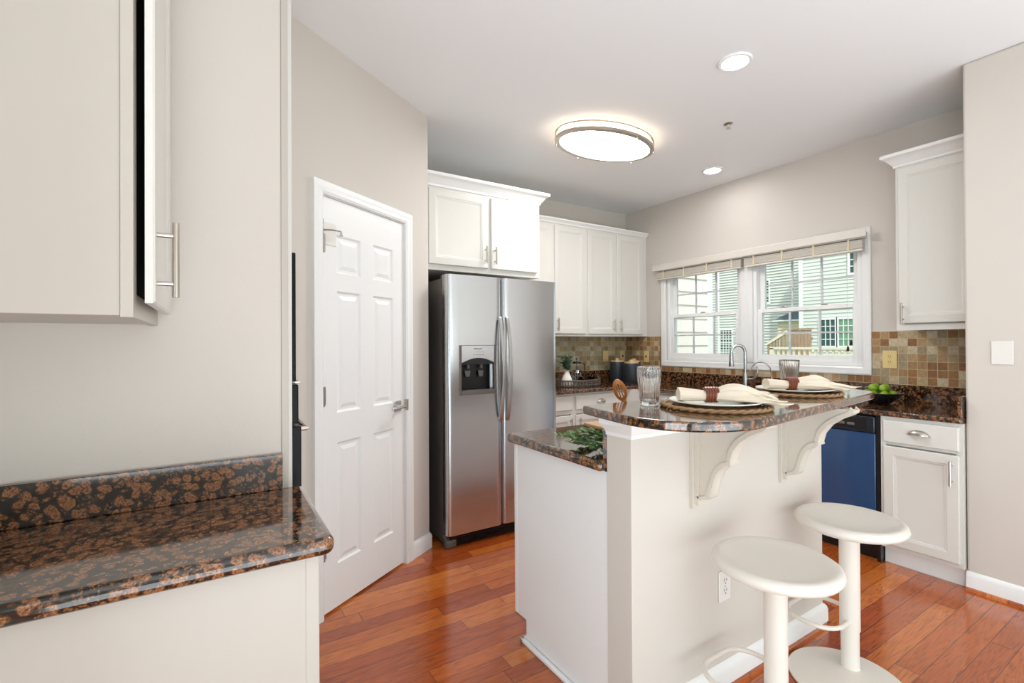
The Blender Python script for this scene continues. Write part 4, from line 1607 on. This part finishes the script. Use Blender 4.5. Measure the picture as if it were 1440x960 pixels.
# ------------------------------------------------------------------ stools
def stool(label):
    t = thing('bar_stool', label, 'stool', (0, 0, 0), 0, None)
    ORG[t.name] = (0, 0, 0)
    base = MB().lathe([(1e-5, .002), (.196, .002), (.200, .005), (.198, .010), (.16, .013), (.08, .016), (1e-5, .017)], (-.085, -.022, 0), 64)
    make('base', base, M['stool'], t, local=True)
    post = MB().lathe([(1e-5, .014), (.034, .014), (.034, .020), (.032, .021), (.032, .58), (1e-5, .58)], (0, 0, 0), 36)
    make('post', post, M['stool'], t, local=True)
    make('sleeve', MB().lathe([(.0325, .168), (.0355, .168), (.0355, .575), (.0325, .575), (.0325, .168)], (0, 0, 0), 36), M['stool'], t, local=True)
    seat = MB().lathe([(1e-5, .570), (.10, .570), (.165, .576), (.186, .585), (.194, .598), (.190, .611), (.178, .619), (.166, .620), (.152, .614), (.12, .606), (.06, .601), (1e-5, .600)], (0, 0, 0), 72)
    make('seat', seat, M['stool'], t, local=True, angle=1.2)
    # foot rest loop
    pts = []
    cx, cy, hw, hh, rr = -.038, .092, .128, .100, .085
    for (sx_, sy_, a0) in ((1, 1, 0), (-1, 1, pi / 2), (-1, -1, pi), (1, -1, 3 * pi / 2)):
        for k in range(9):
            a = a0 + pi / 2 * k / 8
            pts.append((cx + sx_ * (hw - rr) + rr * cos(a), cy + sy_ * (hh - rr) + rr * sin(a), .205))
    make('footrest', MB().tube(pts, .0085, 10, True), M['stool'], t, local=True)
    return t


s1 = stool('cream pedestal stool nearest the viewer, in front of the island outlet')
s2 = copy_tree(s1)
s1.location = (1.564, .870, 0)
s2.location = (2.182, .912, 0)
s2['label'] = 'cream pedestal stool farther from the viewer, in front of the dishwasher'
s1['group'] = s2['group'] = 'bar stools at the island'

# ------------------------------------------------------------------ place settings on the bar
ZB = 1.1005


def tumbler(label, x, y, h=.142, rt=.044, rb=.033):
    t = thing('drinking_glass', label, 'glass', (x, y, ZB), 0, 'ribbed tumblers on the bar')
    K = 24

    def mod(a, r, z):
        if z < .012 or z > h - .014 or r < rb * .5:
            return 1.0
        return 1 + .025 * cos(a * K)
    prof = [(1e-5, 0), (rb * .92, 0), (rb, .004), (rb, .010)]
    for i in range(7):
        s = i / 6
        prof.append((rb + (rt - rb) * s * .96, .013 + (h - .03) * s))
    prof += [(rt, h - .012), (rt + .001, h - .003), (rt, h), (rt - .0022, h), (rt - .003, h - .012), (rb - .0028, .020), (rb * .8, .014), (1e-5, .013)]
    make('tumbler', MB().lathe(prof, (x, y, ZB), 144, 1, 1, mod), M['glass'], t, angle=.9)
    return t


tumbler('clear ribbed tumbler on the bar left of the nearer place setting', 1.360, 1.218)
tumbler('clear ribbed tumbler on the bar behind the farther napkin', 2.40, 1.258)


def setting(x, y, rot, near):
    w_ = 'nearer' if near else 'farther'
    # woven mat
    n = 160
    t = thing('placemat', 'round woven brown placemat under the %s plate' % w_, 'placemat', (x, y, ZB), rot, 'woven placemats on the bar')
    ORG[t.name] = (x, y, ZB)
    mb = MB()
    prof = [(1e-5, .004), (.155, .0045), (.168, .005), (.168, 0), (1e-5, 0)]
    mb.lathe([(1e-5, 0), (.168, 0), (.170, .003), (.166, .0055), (1e-5, .005)], (0, 0, 0), 64)
    for k in range(9):
        r = .03 + k * .016
        mb.tube([(r * cos(2 * pi * i / 48), r * sin(2 * pi * i / 48), .0045) for i in range(48)], .003, 6, True)
    make('woven_disc', mb, M['mat'], t, local=True)
    mb = MB()
    for ph in (0, pi):
        pts = []
        for i in range(n):
            a = 2 * pi * i / n
            rr = .176 + .006 * cos(17 * a + ph)
            pts.append((rr * cos(a), rr * sin(a), .0075 + .0035 * sin(17 * a + ph)))
        mb.tube(pts, .0045, 6, True)
    make('braided_edge', mb, M['mat'], t, local=True)
    # plate
    t = thing('dinner_plate', 'white rimmed plate on the %s placemat' % w_, 'plate', (x, y, ZB + .009), rot, 'white plates on the bar')
    prof = [(1e-5, 0), (.075, 0), (.085, .003), (.128, .009), (.149, .013), (.153, .015), (.153, .018), (.148, .0175), (.122, .0135), (.092, .008), (.08, .0055), (1e-5, .005)]
    make('plate', MB().lathe(prof, (0, 0, 0), 64), M['plate'], t, local=True, angle=.9)
    # napkin pulled through a ring
    t = thing('napkin', 'cream linen napkin pulled through the ring on the %s plate' % w_, 'napkin', (x, y, ZB + .018), rot, 'cream napkins on the plates')
    vs, fs = [], []
    K, n = 60, 96
    rng = random.Random(3 if near else 5)
    ph = [rng.uniform(0, 6.28) for _ in range(4)]
    L0, L1 = -.125, .185
    xr = -.012
    for i in range(K + 1):
        s = i / K
        X = L0 + (L1 - L0) * s
        d = X - xr
        if d < 0:
            q = min(1, -d / .10)
            wd = .021 + .012 * q
            ht = .017 + .005 * q
            fold = .05 + .10 * q
            zc = .021 + .006 * q
        else:
            q = min(1, d / .18)
            wd = .021 + .080 * q ** .8
            ht = .017 + .016 * sin(pi * min(1, q * 1.1)) - .003 * q
            fold = .08 + .62 * q
            zc = .021 + .010 * sin(pi * q) - .006 * q
        for j in range(n):
            a = 2 * pi * j / n
            rm = 1 + fold * (.45 * sin(5 * a + ph[0] + 2.2 * s) + .35 * sin(9 * a + ph[1] - 3 * s) + .35 * sin(14 * a + ph[2]))
            y_ = cos(a) * wd * (1 + .25 * (rm - 1))
            z_ = zc + sin(a) * ht * rm
            X2 = X + (.016 * max(0, d - .06) / .12 * (sin(3 * a + ph[3]) + .8 * sin(13 * a + ph[0])) if d > .06 else 0) + 0
            vs.append((X2, y_ - .05 * q * (d > 0) * .25, max(.003 if abs(X) < .12 else -.004, z_)))
    for i in range(K):
        for j in range(n):
            j2 = (j + 1) % n
            fs.append((i * n + j, i * n + j2, (i + 1) * n + j2, (i + 1) * n + j))
    fs.append(tuple(range(n)))
    fs.append(tuple(K * n + j for j in range(n)))
    make('napkin_cloth', MB().add(vs, fs), M['linen'], t, local=True, angle=1.5)
    t = thing('napkin_ring', 'dark brown ribbed ring around the %s napkin' % w_, 'napkin ring', (x, y, ZB + .018), rot, 'brown napkin rings')
    mb = MB()
    for k in range(5):
        X = xr - .018 + k * .009
        mb.tube([(X, cos(2 * pi * i / 36) * .0265, .0265 + sin(2 * pi * i / 36) * .0235) for i in range(36)], .0052, 8, True)
    make('ring', mb, M['ring'], t, local=True)


setting(1.500, 1.045, radians(-38), True)
setting(2.185, 1.125, radians(-33), False)

# ------------------------------------------------------------------ on the low island counter
ZL = .9165
t = thing('slotted_spoon', 'orange-brown slotted wooden spoon standing behind the bar', 'spoon', (1.46, 1.46, ZL + .02))
mb = MB()
# head: oval plate with three slots, built on a tilted frame
dirv = Vector((-.42, .06, 1)).normalized()
sidev = Vector((.62, -.74, .31)).normalized()
nv = dirv.cross(sidev).normalized()
hc = Vector((1.452, 1.46, 1.128))
hl, hwid, th2 = .050, .027, .003
NX, NZ = 41, 49
grid = {}
vs, fs = [], []


def inside(u, v):
    if (u / 1.0) ** 2 + (v / 1.0) ** 2 > 1.0:
        return False
    for c in (-.38, 0, .38):
        if abs(u - c) < .10 and abs(v + .02) < .60 - abs(c) * .25:
            return False
    return True


for i in range(NX):
    for j in range(NZ):
        u, v = -1 + 2 * i / NX, -1 + 2 * j / NZ
        du, dv = 2 / NX, 2 / NZ
        if inside(u + du / 2, v + dv / 2):
            b = len(vs)
            for off in (-th2, th2):
                for (a, c) in ((u, v), (u + du, v), (u + du, v + dv), (u, v + dv)):
                    rr = sqrt(a * a + c * c)
                    if rr > 1:
                        a, c = a / rr, c / rr
                    vs.append(hc + sidev * (a * hwid) + dirv * (c * hl) + nv * (off + .006 * (a * a + c * c)))
            fs += [(b, b + 1, b + 2, b + 3), (b + 4, b + 5, b + 6, b + 7), (b, b + 1, b + 5, b + 4), (b + 1, b + 2, b + 6, b + 5), (b + 2, b + 3, b + 7, b + 6), (b + 3, b, b + 4, b + 7)]
mb.add(vs, fs)
make('spoon_head', mb, M['spoon'], t, smooth=False)
make('spoon_handle', MB().tube([hc - dirv * .046 + nv * .004, hc - dirv * .10, hc - dirv * .20], [.010, .006, .006], 8), M['spoon'], t)
o = make('utensil_crock', MB().lathe([(1e-5, 0), (.045, 0), (.048, .004), (.048, .110), (.045, .112), (.042, .110), (.042, .010), (1e-5, .008)], (1.475, 1.46, ZL), 32), M['vase'])
tag(o, 'small white crock behind the bar wall holding the wooden spoon', 'crock')

o = make('cutting_board', MB().prism(rounded([(1.548, 1.56), (1.565, 1.835), (1.98, 1.82), (1.96, 1.54)], {0: .02, 1: .02, 2: .02, 3: .02}, .02), ZL, ZL + .016), M['board'], bevel=.003)
tag(o, 'light wooden cutting board lying on the low island counter', 'cutting board')
t = thing('spice_tin', 'small beige and black patterned tin behind the cutting board edge', 'tin', (1.68, 1.79, ZL + .017))
make('tin_body', MB().box(1.663, 1.697, 1.773, 1.807, ZL + .017, ZL + .034), stripes_mat('black_white_pattern', (28, 30, 30), (226, 222, 208), 95, .42, 'X', .4), t, bevel=.003)
make('tin_top', MB().box(1.662, 1.698, 1.772, 1.808, ZL + .0345, ZL + .056), plain('beige_tin_lid', (156, 146, 122), .4, var=.2), t, bevel=.004)


def leaf_mesh(mb, p, d, up, ln, wd, cup=.15):
    d = Vector(d).normalized()
    up = Vector(up)
    s = d.cross(up).normalized()
    nn = s.cross(d)
    pts = [(0, 0), (.25, .42), (.5, .5), (.75, .36), (1, 0)]
    b = [Vector(p) + d * (a * ln) + nn * (cup * ln * sin(pi * a) * -.4) for a, _ in pts]
    l = [b[i] + s * (w_ * wd) + nn * (cup * wd) for i, (_, w_) in enumerate(pts)]
    r = [b[i] - s * (w_ * wd) + nn * (cup * wd) for i, (_, w_) in enumerate(pts)]
    vs = b + [l[1], l[2], l[3], r[1], r[2], r[3]]
    fs = [(0, 1, 5), (1, 2, 6, 5), (2, 3, 7, 6), (3, 4, 7), (0, 8, 1), (1, 8, 9, 2), (2, 9, 10, 3), (3, 10, 4)]
    mb.add(vs, fs)


# greens lying on the low counter
t = thing('greenery_garland', 'bunch of small green leafy sprigs lying on the low island counter', 'greenery', (1.30, 1.37, ZL))
mbL, mbS = MB(), MB()
rng = random.Random(11)
for k in range(60):
    bx_, by_ = 1.33 + rng.uniform(-.10, .085), 1.36 + rng.uniform(-.07, .13)
    ang = rng.uniform(1.9, 4.6)
    ln = rng.uniform(.05, .12)
    p0 = Vector((bx_, by_, ZL + .008 + rng.uniform(0, .04)))
    p2 = p0 + Vector((cos(ang) * ln, sin(ang) * ln * .8, rng.uniform(.0, .03)))
    if p2.x < 1.16:
        p2.x = 1.16 + rng.uniform(0, .02)
    if p2.y < 1.285:
        p2.y = 1.285
    if p0.y < 1.285:
        p0.y = 1.285
    p1 = (p0 + p2) / 2 + Vector((0, 0, .012))
    mbS.tube([p0, p1, p2], .0014, 5)
    for i in range(9):
        s = (i + 1) / 9
        q = p0.lerp(p1, s).lerp(p1.lerp(p2, s), s)
        if q.z < ZL + .008:
            q.z = ZL + .008
        a2 = ang + (1 if i % 2 else -1) * rng.uniform(.5, 1.2)
        leaf_mesh(mbL, q, (cos(a2), sin(a2), rng.uniform(.0, .7)), (rng.uniform(-.3, .3), rng.uniform(-.3, .3), 1), rng.uniform(.022, .036), rng.uniform(.012, .018))
for k in range(len(mbL.v)):
    v = mbL.v[k]
    mbL.v[k] = (v[0], max(v[1], 1.268), max(v[2], ZL + .001))
make('foliage', mbL, M['leaf'], t)
make('stem', mbS, M['stem'], t)

# ------------------------------------------------------------------ on the back counter
ZC = CT1 + .001
t = thing('wicker_tray', 'dark open-weave wicker tray with handles on the back counter', 'tray', (3.0, 3.60, ZC))
cx, cy, A, B = 3.0, 3.60, .26, .17
mb = MB()
n = 72
mb.lathe([(1e-5, 0), (.98, 0), (.98, .006), (1e-5, .006)], (cx, cy, ZC), 48, A, B)
for z in (.012, .024, .038, .050, .060):
    mb.tube([(cx + A * cos(2 * pi * i / n), cy + B * sin(2 * pi * i / n), ZC + z) for i in range(n)], .0042 if z < .06 else .0065, 6, True)
for i in range(52):
    a = 2 * pi * i / 52
    x, y = cx + A * cos(a), cy + B * sin(a)
    mb.tube([(x, y, ZC + .002), (x + .003 * cos(a), y + .003 * sin(a), ZC + .06)], .0042, 5)
make('tray_body', mb, M['basket'], t)
for s in (-1, 1):
    pts = []
    for k in range(11):
        q = pi * k / 10
        a = (pi if s < 0 else 0) + (k / 10 - .5) * .55
        pts.append((cx + (A + .002) * cos(a), cy + (B + .002) * sin(a), ZC + .06 + .022 * sin(q)))
    make('tray_handle', MB().tube(pts, .0055, 6), M['basket'], t)

t = thing('bud_vase', 'white bottle vase with eucalyptus in the wicker tray', 'vase', (2.85, 3.565, ZC + .007))
vx, vy = 2.85, 3.565
make('vase_body', MB().lathe([(1e-5, 0), (.048, 0), (.060, .008), (.057, .035), (.042, .080), (.026, .115), (.019, .140), (.021, .148), (.017, .148), (.015, .135), (1e-5, .12)], (vx, vy, ZC + .007), 32), M['vase'], t)
mbL, mbS = MB(), MB()
rng = random.Random(4)
for k in range(13):
    a = rng.uniform(0, 2 * pi)
    sp = rng.uniform(.02, .095)
    p0 = Vector((vx, vy, ZC + .14))
    p2 = p0 + Vector((cos(a) * sp, sin(a) * sp, rng.uniform(.08, .17)))
    p1 = p0 + Vector((cos(a) * sp * .2, sin(a) * sp * .2, .08))
    mbS.tube([p0, p1, p2], .0018, 5)
    for i in range(10):
        s = (i + 2) / 11
        q = p0.lerp(p1, s).lerp(p1.lerp(p2, s), s)
        aa = rng.uniform(0, 2 * pi)
        leaf_mesh(mbL, q, (cos(aa), sin(aa), rng.uniform(-.2, .6)), (0, 0, 1), rng.uniform(.036, .052), rng.uniform(.04, .055))
lf = make('foliage', mbL, M['leaf_pale'], t)
make('stem', mbS, M['stem'], t)

t = thing('french_press', 'glass french press with dark lid and plunger in the tray', 'coffee press', (3.05, 3.66, ZC + .007))
px_, py_ = 3.05, 3.66
z = ZC + .007
make('beaker', MB().lathe([(1e-5, .004), (.044, .004), (.046, .010), (.046, .135), (.044, .135), (.043, .012), (1e-5, .010)], (px_, py_, z), 36), M['glass'], t)
mb = MB()
for zz in (.004, .03, .115, .13):
    mb.lathe([(.047, zz), (.0495, zz), (.0495, zz + .008), (.047, zz + .008), (.047, zz)], (px_, py_, z), 36)
for i in range(12):
    a = 2 * pi * i / 12
    mb.tube([(px_ + .0485 * cos(a), py_ + .0485 * sin(a), z + .03), (px_ + .0485 * cos(a), py_ + .0485 * sin(a), z + .12)], .002, 5)
make('frame', mb, M['chrome'], t)
make('lid', MB().lathe([(1e-5, .205), (.040, .205), (.046, .210), (.046, .219), (.030, .224), (1e-5, .226)], (px_, py_, z), 36), M['navy_dark'], t)
mb = MB().tube([(px_, py_, z + .02), (px_, py_, z + .25)], .003, 8).ball((px_, py_, z + .252), .010)
mb.lathe([(1e-5, .10), (.043, .10), (.043, .106), (1e-5, .106)], (px_, py_, z), 24)
make('plunger', mb, M['navy_dark'], t)
make('handle', MB().tube([(px_ + .045, py_ - .01, z + .21), (px_ + .078, py_ - .03, z + .20), (px_ + .080, py_ - .032, z + .06), (px_ + .047, py_ - .012, z + .04)], .005, 8), M['navy_dark'], t)


def mug(label, x, y):
    t = thing('glass_mug', label, 'mug', (x, y, ZC + .007), 0, 'smoked glass mugs in the tray')
    z = ZC + .007
    make('cup', MB().lathe([(1e-5, 0), (.034, 0), (.038, .005), (.040, .078), (.0375, .078), (.0355, .008), (1e-5, .006)], (x, y, z), 30), M['mug'], t)
    make('handle', MB().tube([(x + .038, y - .01, z + .065), (x + .062, y - .02, z + .06), (x + .062, y - .02, z + .025), (x + .037, y - .01, z + .018)], .004, 8), M['mug'], t)
    return t


mug('smoked glass mug in the tray in front of the french press', 3.0, 3.515)
mug('smoked glass mug in the tray nearest its right end', 3.16, 3.575)


def canister(label, x, y, h, r):
    t = thing('canister', label, 'canister', (x, y, ZC), 0, 'black canisters with wooden lids')
    make('jar', MB().lathe([(1e-5, 0), (r * .96, 0), (r, .006), (r, h - .02), (r * .96, h - .006), (r * .90, h), (1e-5, h)], (x, y, ZC), 44), M['canister'], t)
    make('lid', MB().lathe([(1e-5, h), (r * .86, h), (r * .88, h + .004), (r * .86, h + .013), (1e-5, h + .014)], (x, y, ZC), 44), M['lid_wood'], t, label='pale wooden lid')
    make('knob', MB().lathe([(1e-5, h + .014), (.018, h + .014), (.020, h + .020), (.020, h + .032), (.016, h + .036), (1e-5, h + .036)], (x, y, ZC), 24), M['lid_wood'], t, label='pale wooden knob')
    return t


canister('largest black canister with wooden lid, front right of the three', 3.735, 3.585, .200, .086)
canister('black canister with wooden lid, left of the front one', 3.735, 3.79, .210, .083)
canister('black canister with wooden lid, farthest right against the tiles', 3.915, 3.72, .205, .072)

# fruit bowl
t = thing('fruit_bowl', 'shallow black bowl of limes on the right end of the counter', 'bowl', (3.755, 1.385, ZC))
bx_, by_ = 3.76, 1.385
make('bowl', MB().lathe([(1e-5, 0), (.055, 0), (.060, .004), (.095, .03), (.122, .062), (.128, .072), (.126, .074), (.121, .070), (.092, .036), (.05, .012), (1e-5, .010)], (bx_, by_, ZC), 48), M['bowl'], t, angle=1)
rng = random.Random(9)
spots = [(.070 * cos(a), .070 * sin(a), .064) for a in [2 * pi * k / 7 + .3 for k in range(7)]]
spots += [(0, 0, .048)] + [(.040 * cos(a), .040 * sin(a), .104) for a in [2 * pi * k / 4 + .9 for k in range(4)]]
where = ['at the back towards the window', 'at the far left rim', 'at the left rim', 'at the front left', 'at the front rim', 'at the right rim', 'at the back right rim',
         'in the middle under the others', 'on top towards the window', 'on top at the left', 'on top at the front', 'on top at the right']
for i, ((dx, dy, dz), wh) in enumerate(zip(spots, where)):
    mb = MB().lathe([(1e-5, -.029), (.006, -.027), (.016, -.021), (.024, -.009), (.0255, 0), (.024, .009), (.016, .021), (.006, .027), (1e-5, .031)], (0, 0, 0), 20)
    o = make('lime', mb, M['lime'])
    o.location = (bx_ + dx, by_ + dy, ZC + dz)
    o.rotation_euler = (rng.uniform(1.0, 2.0), rng.uniform(-.5, .5), rng.uniform(0, 6))
    o.data.transform(Matrix.Translation((0, 0, -.029)))
    tag(o, 'green lime in the black bowl, ' + wh, 'lime', 'limes in the black bowl')

# faucets
t = thing('kitchen_faucet', 'brushed steel gooseneck faucet with side lever below the window mullion', 'faucet', (3.93, 2.49, ZC))
fx_, fy_ = 3.93, 2.435
mb = MB().lathe([(1e-5, 0), (.030, 0), (.030, .006), (.022, .012), (.021, .13), (.018, .145), (1e-5, .15)], (fx_, fy_, ZC), 28)
make('faucet_body', mb, M['steel'], t)
pts = []
dsp = Vector((-.55, .62, 0)).normalized()
for k in range(15):
    q = pi * k / 14
    c = Vector((fx_, fy_, 0)) + dsp * (.055 * (1 - cos(q)))
    pts.append((c.x, c.y, ZC + .325 + .062 * sin(q)))
pts = [(fx_, fy_, ZC + .14), (fx_, fy_, ZC + .24)] + pts
make('spout', MB().tube(pts, .0135, 14), M['steel'], t)
e = pts[-1]
make('spray_head', MB().lathe([(1e-5, 0), (.021, 0), (.022, .004), (.020, .05), (.0155, .115), (.014, .13), (1e-5, .13)], (e[0], e[1], e[2] - .125), 24), M['steel'], t)
make('lever', MB().tube([(fx_ + .01, fy_ - .018, ZC + .09), (fx_ - .01, fy_ - .075, ZC + .095), (fx_ - .012, fy_ - .105, ZC + .115), (fx_ - .01, fy_ - .12, ZC + .17), (fx_ - .01, fy_ - .112, ZC + .205)], [.013, .012, .009, .008, .007], 12), M['steel'], t)
t = thing('filter_faucet', 'slim chrome filtered-water faucet to the right of the main faucet', 'faucet', (3.95, 2.215, ZC))
gx, gy = 3.95, 2.215
pts = [(gx, gy, ZC + .01), (gx, gy, ZC + .05)]
for k in range(13):
    q = pi * .93 * k / 12
    pts.append((gx - .03 * (1 - cos(q)), gy + .078 * (1 - cos(q)) * .98, ZC + .15 + .095 * sin(q)))
mb = MB().tube(pts, .0055, 10)
make('spout', mb, M['chrome'], t)
make('faucet_base', MB().lathe([(1e-5, 0), (.020, 0), (.020, .005), (.011, .012), (.010, .045), (1e-5, .05)], (gx, gy, ZC), 20).tube([(gx, gy, ZC + .035), (gx - .02, gy - .035, ZC + .05)], .004, 8), M['chrome'], t)

# ------------------------------------------------------------------ outside the window
GZ = -1.2


def siding(mb, p0, p1, z0, z1, lap, out, dep=.022):
    """courses of lap siding between two plan points; out = outward plan normal"""
    p0, p1, out = Vector((*p0, 0)), Vector((*p1, 0)), Vector((*out, 0))
    z = z0
    while z < z1 - 1e-4:
        zt = min(z + lap, z1)
        a, b = p0 + out * dep, p1 + out * dep
        c, d_ = p0 + out * .004, p1 + out * .004
        vs = [(a.x, a.y, z), (b.x, b.y, z), (d_.x, d_.y, zt), (c.x, c.y, zt), (p0.x, p0.y, z), (p1.x, p1.y, z)]
        mb.add(vs, [(0, 1, 2, 3), (4, 5, 1, 0)])
        z += lap
    return mb


def house_window(parent, x, y0, y1, z0, z1, cols, rows, fill=None, name='house_window'):
    mb = MB()
    fr = .09
    mb.box(x - .06, x + .02, y0 - fr, y0, z0 - fr, z1 + fr)
    mb.box(x - .06, x + .02, y1, y1 + fr, z0 - fr, z1 + fr)
    mb.box(x - .06, x + .02, y0, y1, z0 - fr, z0)
    mb.box(x - .06, x + .02, y0, y1, z1, z1 + fr)
    for i in range(1, cols):
        c = y0 + (y1 - y0) * i / cols
        mb.box(x - .045, x, c - .016, c + .016, z0, z1)
    for i in range(1, rows):
        c = z0 + (z1 - z0) * i / rows
        mb.box(x - .044, x - .001, y0, y1, c - .016, c + .016)
    w_ = make(name, mb, M['ext_white'], parent)
    make('window_glass', MB().box(x - .02, x - .01, y0, y1, z0, z1), fill or M['ext_glass'], w_)
    return w_


# nearest neighbour: the attached house wall running along X
t = thing('neighbouring_house', 'cream sided house wall close outside the left window', 'house', (5.2, 4.6, GZ))
mb = siding(MB(), (4.35, 4.42), (6.16, 4.42), GZ, 5.4, .192, (0, -1))
mb.box(4.35, 6.16, 4.421, 4.6, GZ, 5.4)
make('siding', mb, M['siding_near'], t, smooth=False)
mb = MB().box(6.16, 6.26, 4.38, 4.60, GZ, 5.4)
make('corner_post', mb, M['ext_white'], t)
# far house
t = thing('far_house', 'pale green-grey sided house with grid windows seen across the yard', 'house', (23, 12, GZ))
mb = siding(MB(), (22, 4.5), (22, 10.95), GZ, 7.5, .15, (-1, 0), .035)
mb.box(22.001, 25.3, 4.5, 10.95, GZ, 7.5)
make('siding', mb, M['siding_far'], t, smooth=False)
make('corner_post', MB().box(21.93, 22.1, 10.90, 11.06, GZ, 7.5), M['ext_white'], t)
mb = siding(MB(), (25, 11.0), (25, 21.5), GZ, 7.5, .15, (-1, 0), .07)
mb.box(25.001, 26, 11.0, 21.5, GZ, 7.5)
make('wing_siding', mb, M['siding_far'], t, smooth=False, label='recessed wing in pale siding')
make('downspout', MB().box(24.9, 24.97, 17.0, 17.12, GZ, 7.5), M['ext_white'], t)
house_window(t, 21.97, 9.62, 10.17, 1.18, 2.28, 3, 4)
w2 = house_window(t, 21.97, 8.96, 9.48, 1.18, 2.28, 3, 4, M['curtain'])
house_window(t, 21.97, 8.70, 9.05, 4.15, 4.95, 2, 3)
house_window(t, 24.97, 14.10, 14.36, 3.45, 4.62, 2, 3)
house_window(t, 24.97, 16.25, 16.95, .6, 2.05, 4, 6)
# small projecting bay with a slate roof
mb = siding(MB(), (23.6, 11.1), (23.6, 12.9), GZ, 2.40, .15, (-1, 0), .04)
mb.box(23.601, 24.9, 11.1, 12.9, GZ, 2.40)
make('bay_wall', mb, M['siding_tan'], t, smooth=False, label='tan sided bay')
mb = MB().add([(23.4, 11.06, 2.42), (23.4, 13.05, 2.42), (24.97, 12.7, 3.0), (24.97, 11.06, 3.0), (24.97, 13.05, 2.42), (24.97, 11.06, 2.42)], [(0, 1, 2, 3), (1, 4, 2), (0, 5, 4, 1), (0, 3, 5), (3, 2, 4, 5)])
make('bay_roof', mb, M['shingle'], t, smooth=False, label='slate grey shingle roof')
make('fascia', MB().box(23.38, 24.9, 11.06, 13.06, 2.36, 2.42), M['ext_white'], t)
# deck railing
t = thing('deck_railing', 'cream painted deck railing with balusters outside the right window', 'railing', (12, 5.6, .16))
make('top_rail', MB().box(11.95, 12.07, 4.0, 6.75, 1.16, 1.215), M['deck_wood'], t)
make('bottom_rail', MB().box(11.97, 12.04, 4.0, 6.70, .27, .33), M['deck_wood'], t)
y = 4.03
while y < 6.65:
    make('baluster', MB().box(11.985, 12.025, y, y + .045, .33, 1.16), M['deck_wood'], t)
    y += .125
make('rail_post', MB().box(11.95, 12.05, 6.65, 6.75, .16, 1.19), M['deck_wood'], t)
o = make('wooden_deck', MB().box(11.9, 15.6, 4.0, 6.8, .10, .16).box(11.95, 12.1, 4.05, 4.2, GZ, .10).box(11.95, 12.1, 6.6, 6.75, GZ, .10).box(15.3, 15.5, 6.6, 6.75, GZ, .10), M['deck_wood'])
tag(o, 'raised wooden deck behind the cream railing', 'deck')
t = thing('privacy_screen', 'brown weathered board privacy screen behind the deck railing', 'fence', (15, 7.5, GZ))
mb = MB()
y = 7.22
while y < 7.80:
    mb.box(15.0, 15.03, y, y + .095, GZ, 1.70 + .01 * random.random())
    y += .1
make('fence_boards', mb, M['fence_wood'], t)
make('fence_cap', MB().box(14.97, 15.06, 7.18, 7.84, 1.715, 1.76), M['fence_wood'], t)
make('fence_rail', MB().box(15.03, 15.07, 7.2, 7.82, .4, .48).box(15.03, 15.07, 7.2, 7.82, 1.4, 1.48), M['fence_wood'], t)
# stair rail sloping up to the screen
t = thing('stair_railing', 'sloping wooden stair rail left of the privacy screen', 'railing', (14.8, 8.0, GZ))
make('hand_rail', MB().prism([(7.80, 1.60), (8.42, 1.22), (8.42, 1.30), (7.80, 1.70)], 14.7, 14.8, lambda a, b, c: (c, a, b)), M['deck_wood'], t)
for k in range(6):
    yy = 7.84 + k * .10
    zt = 1.60 - (yy - 7.8) * .61
    make('baluster', MB().box(14.72, 14.77, yy, yy + .04, GZ, zt), M['fence_wood'], t)
o = make('lawn', MB().box(4.25, 40, -12, 34, GZ - .1, GZ), M['grass'])
tag(o, 'green lawn between the houses outside', 'lawn'); o['kind'] = 'structure'
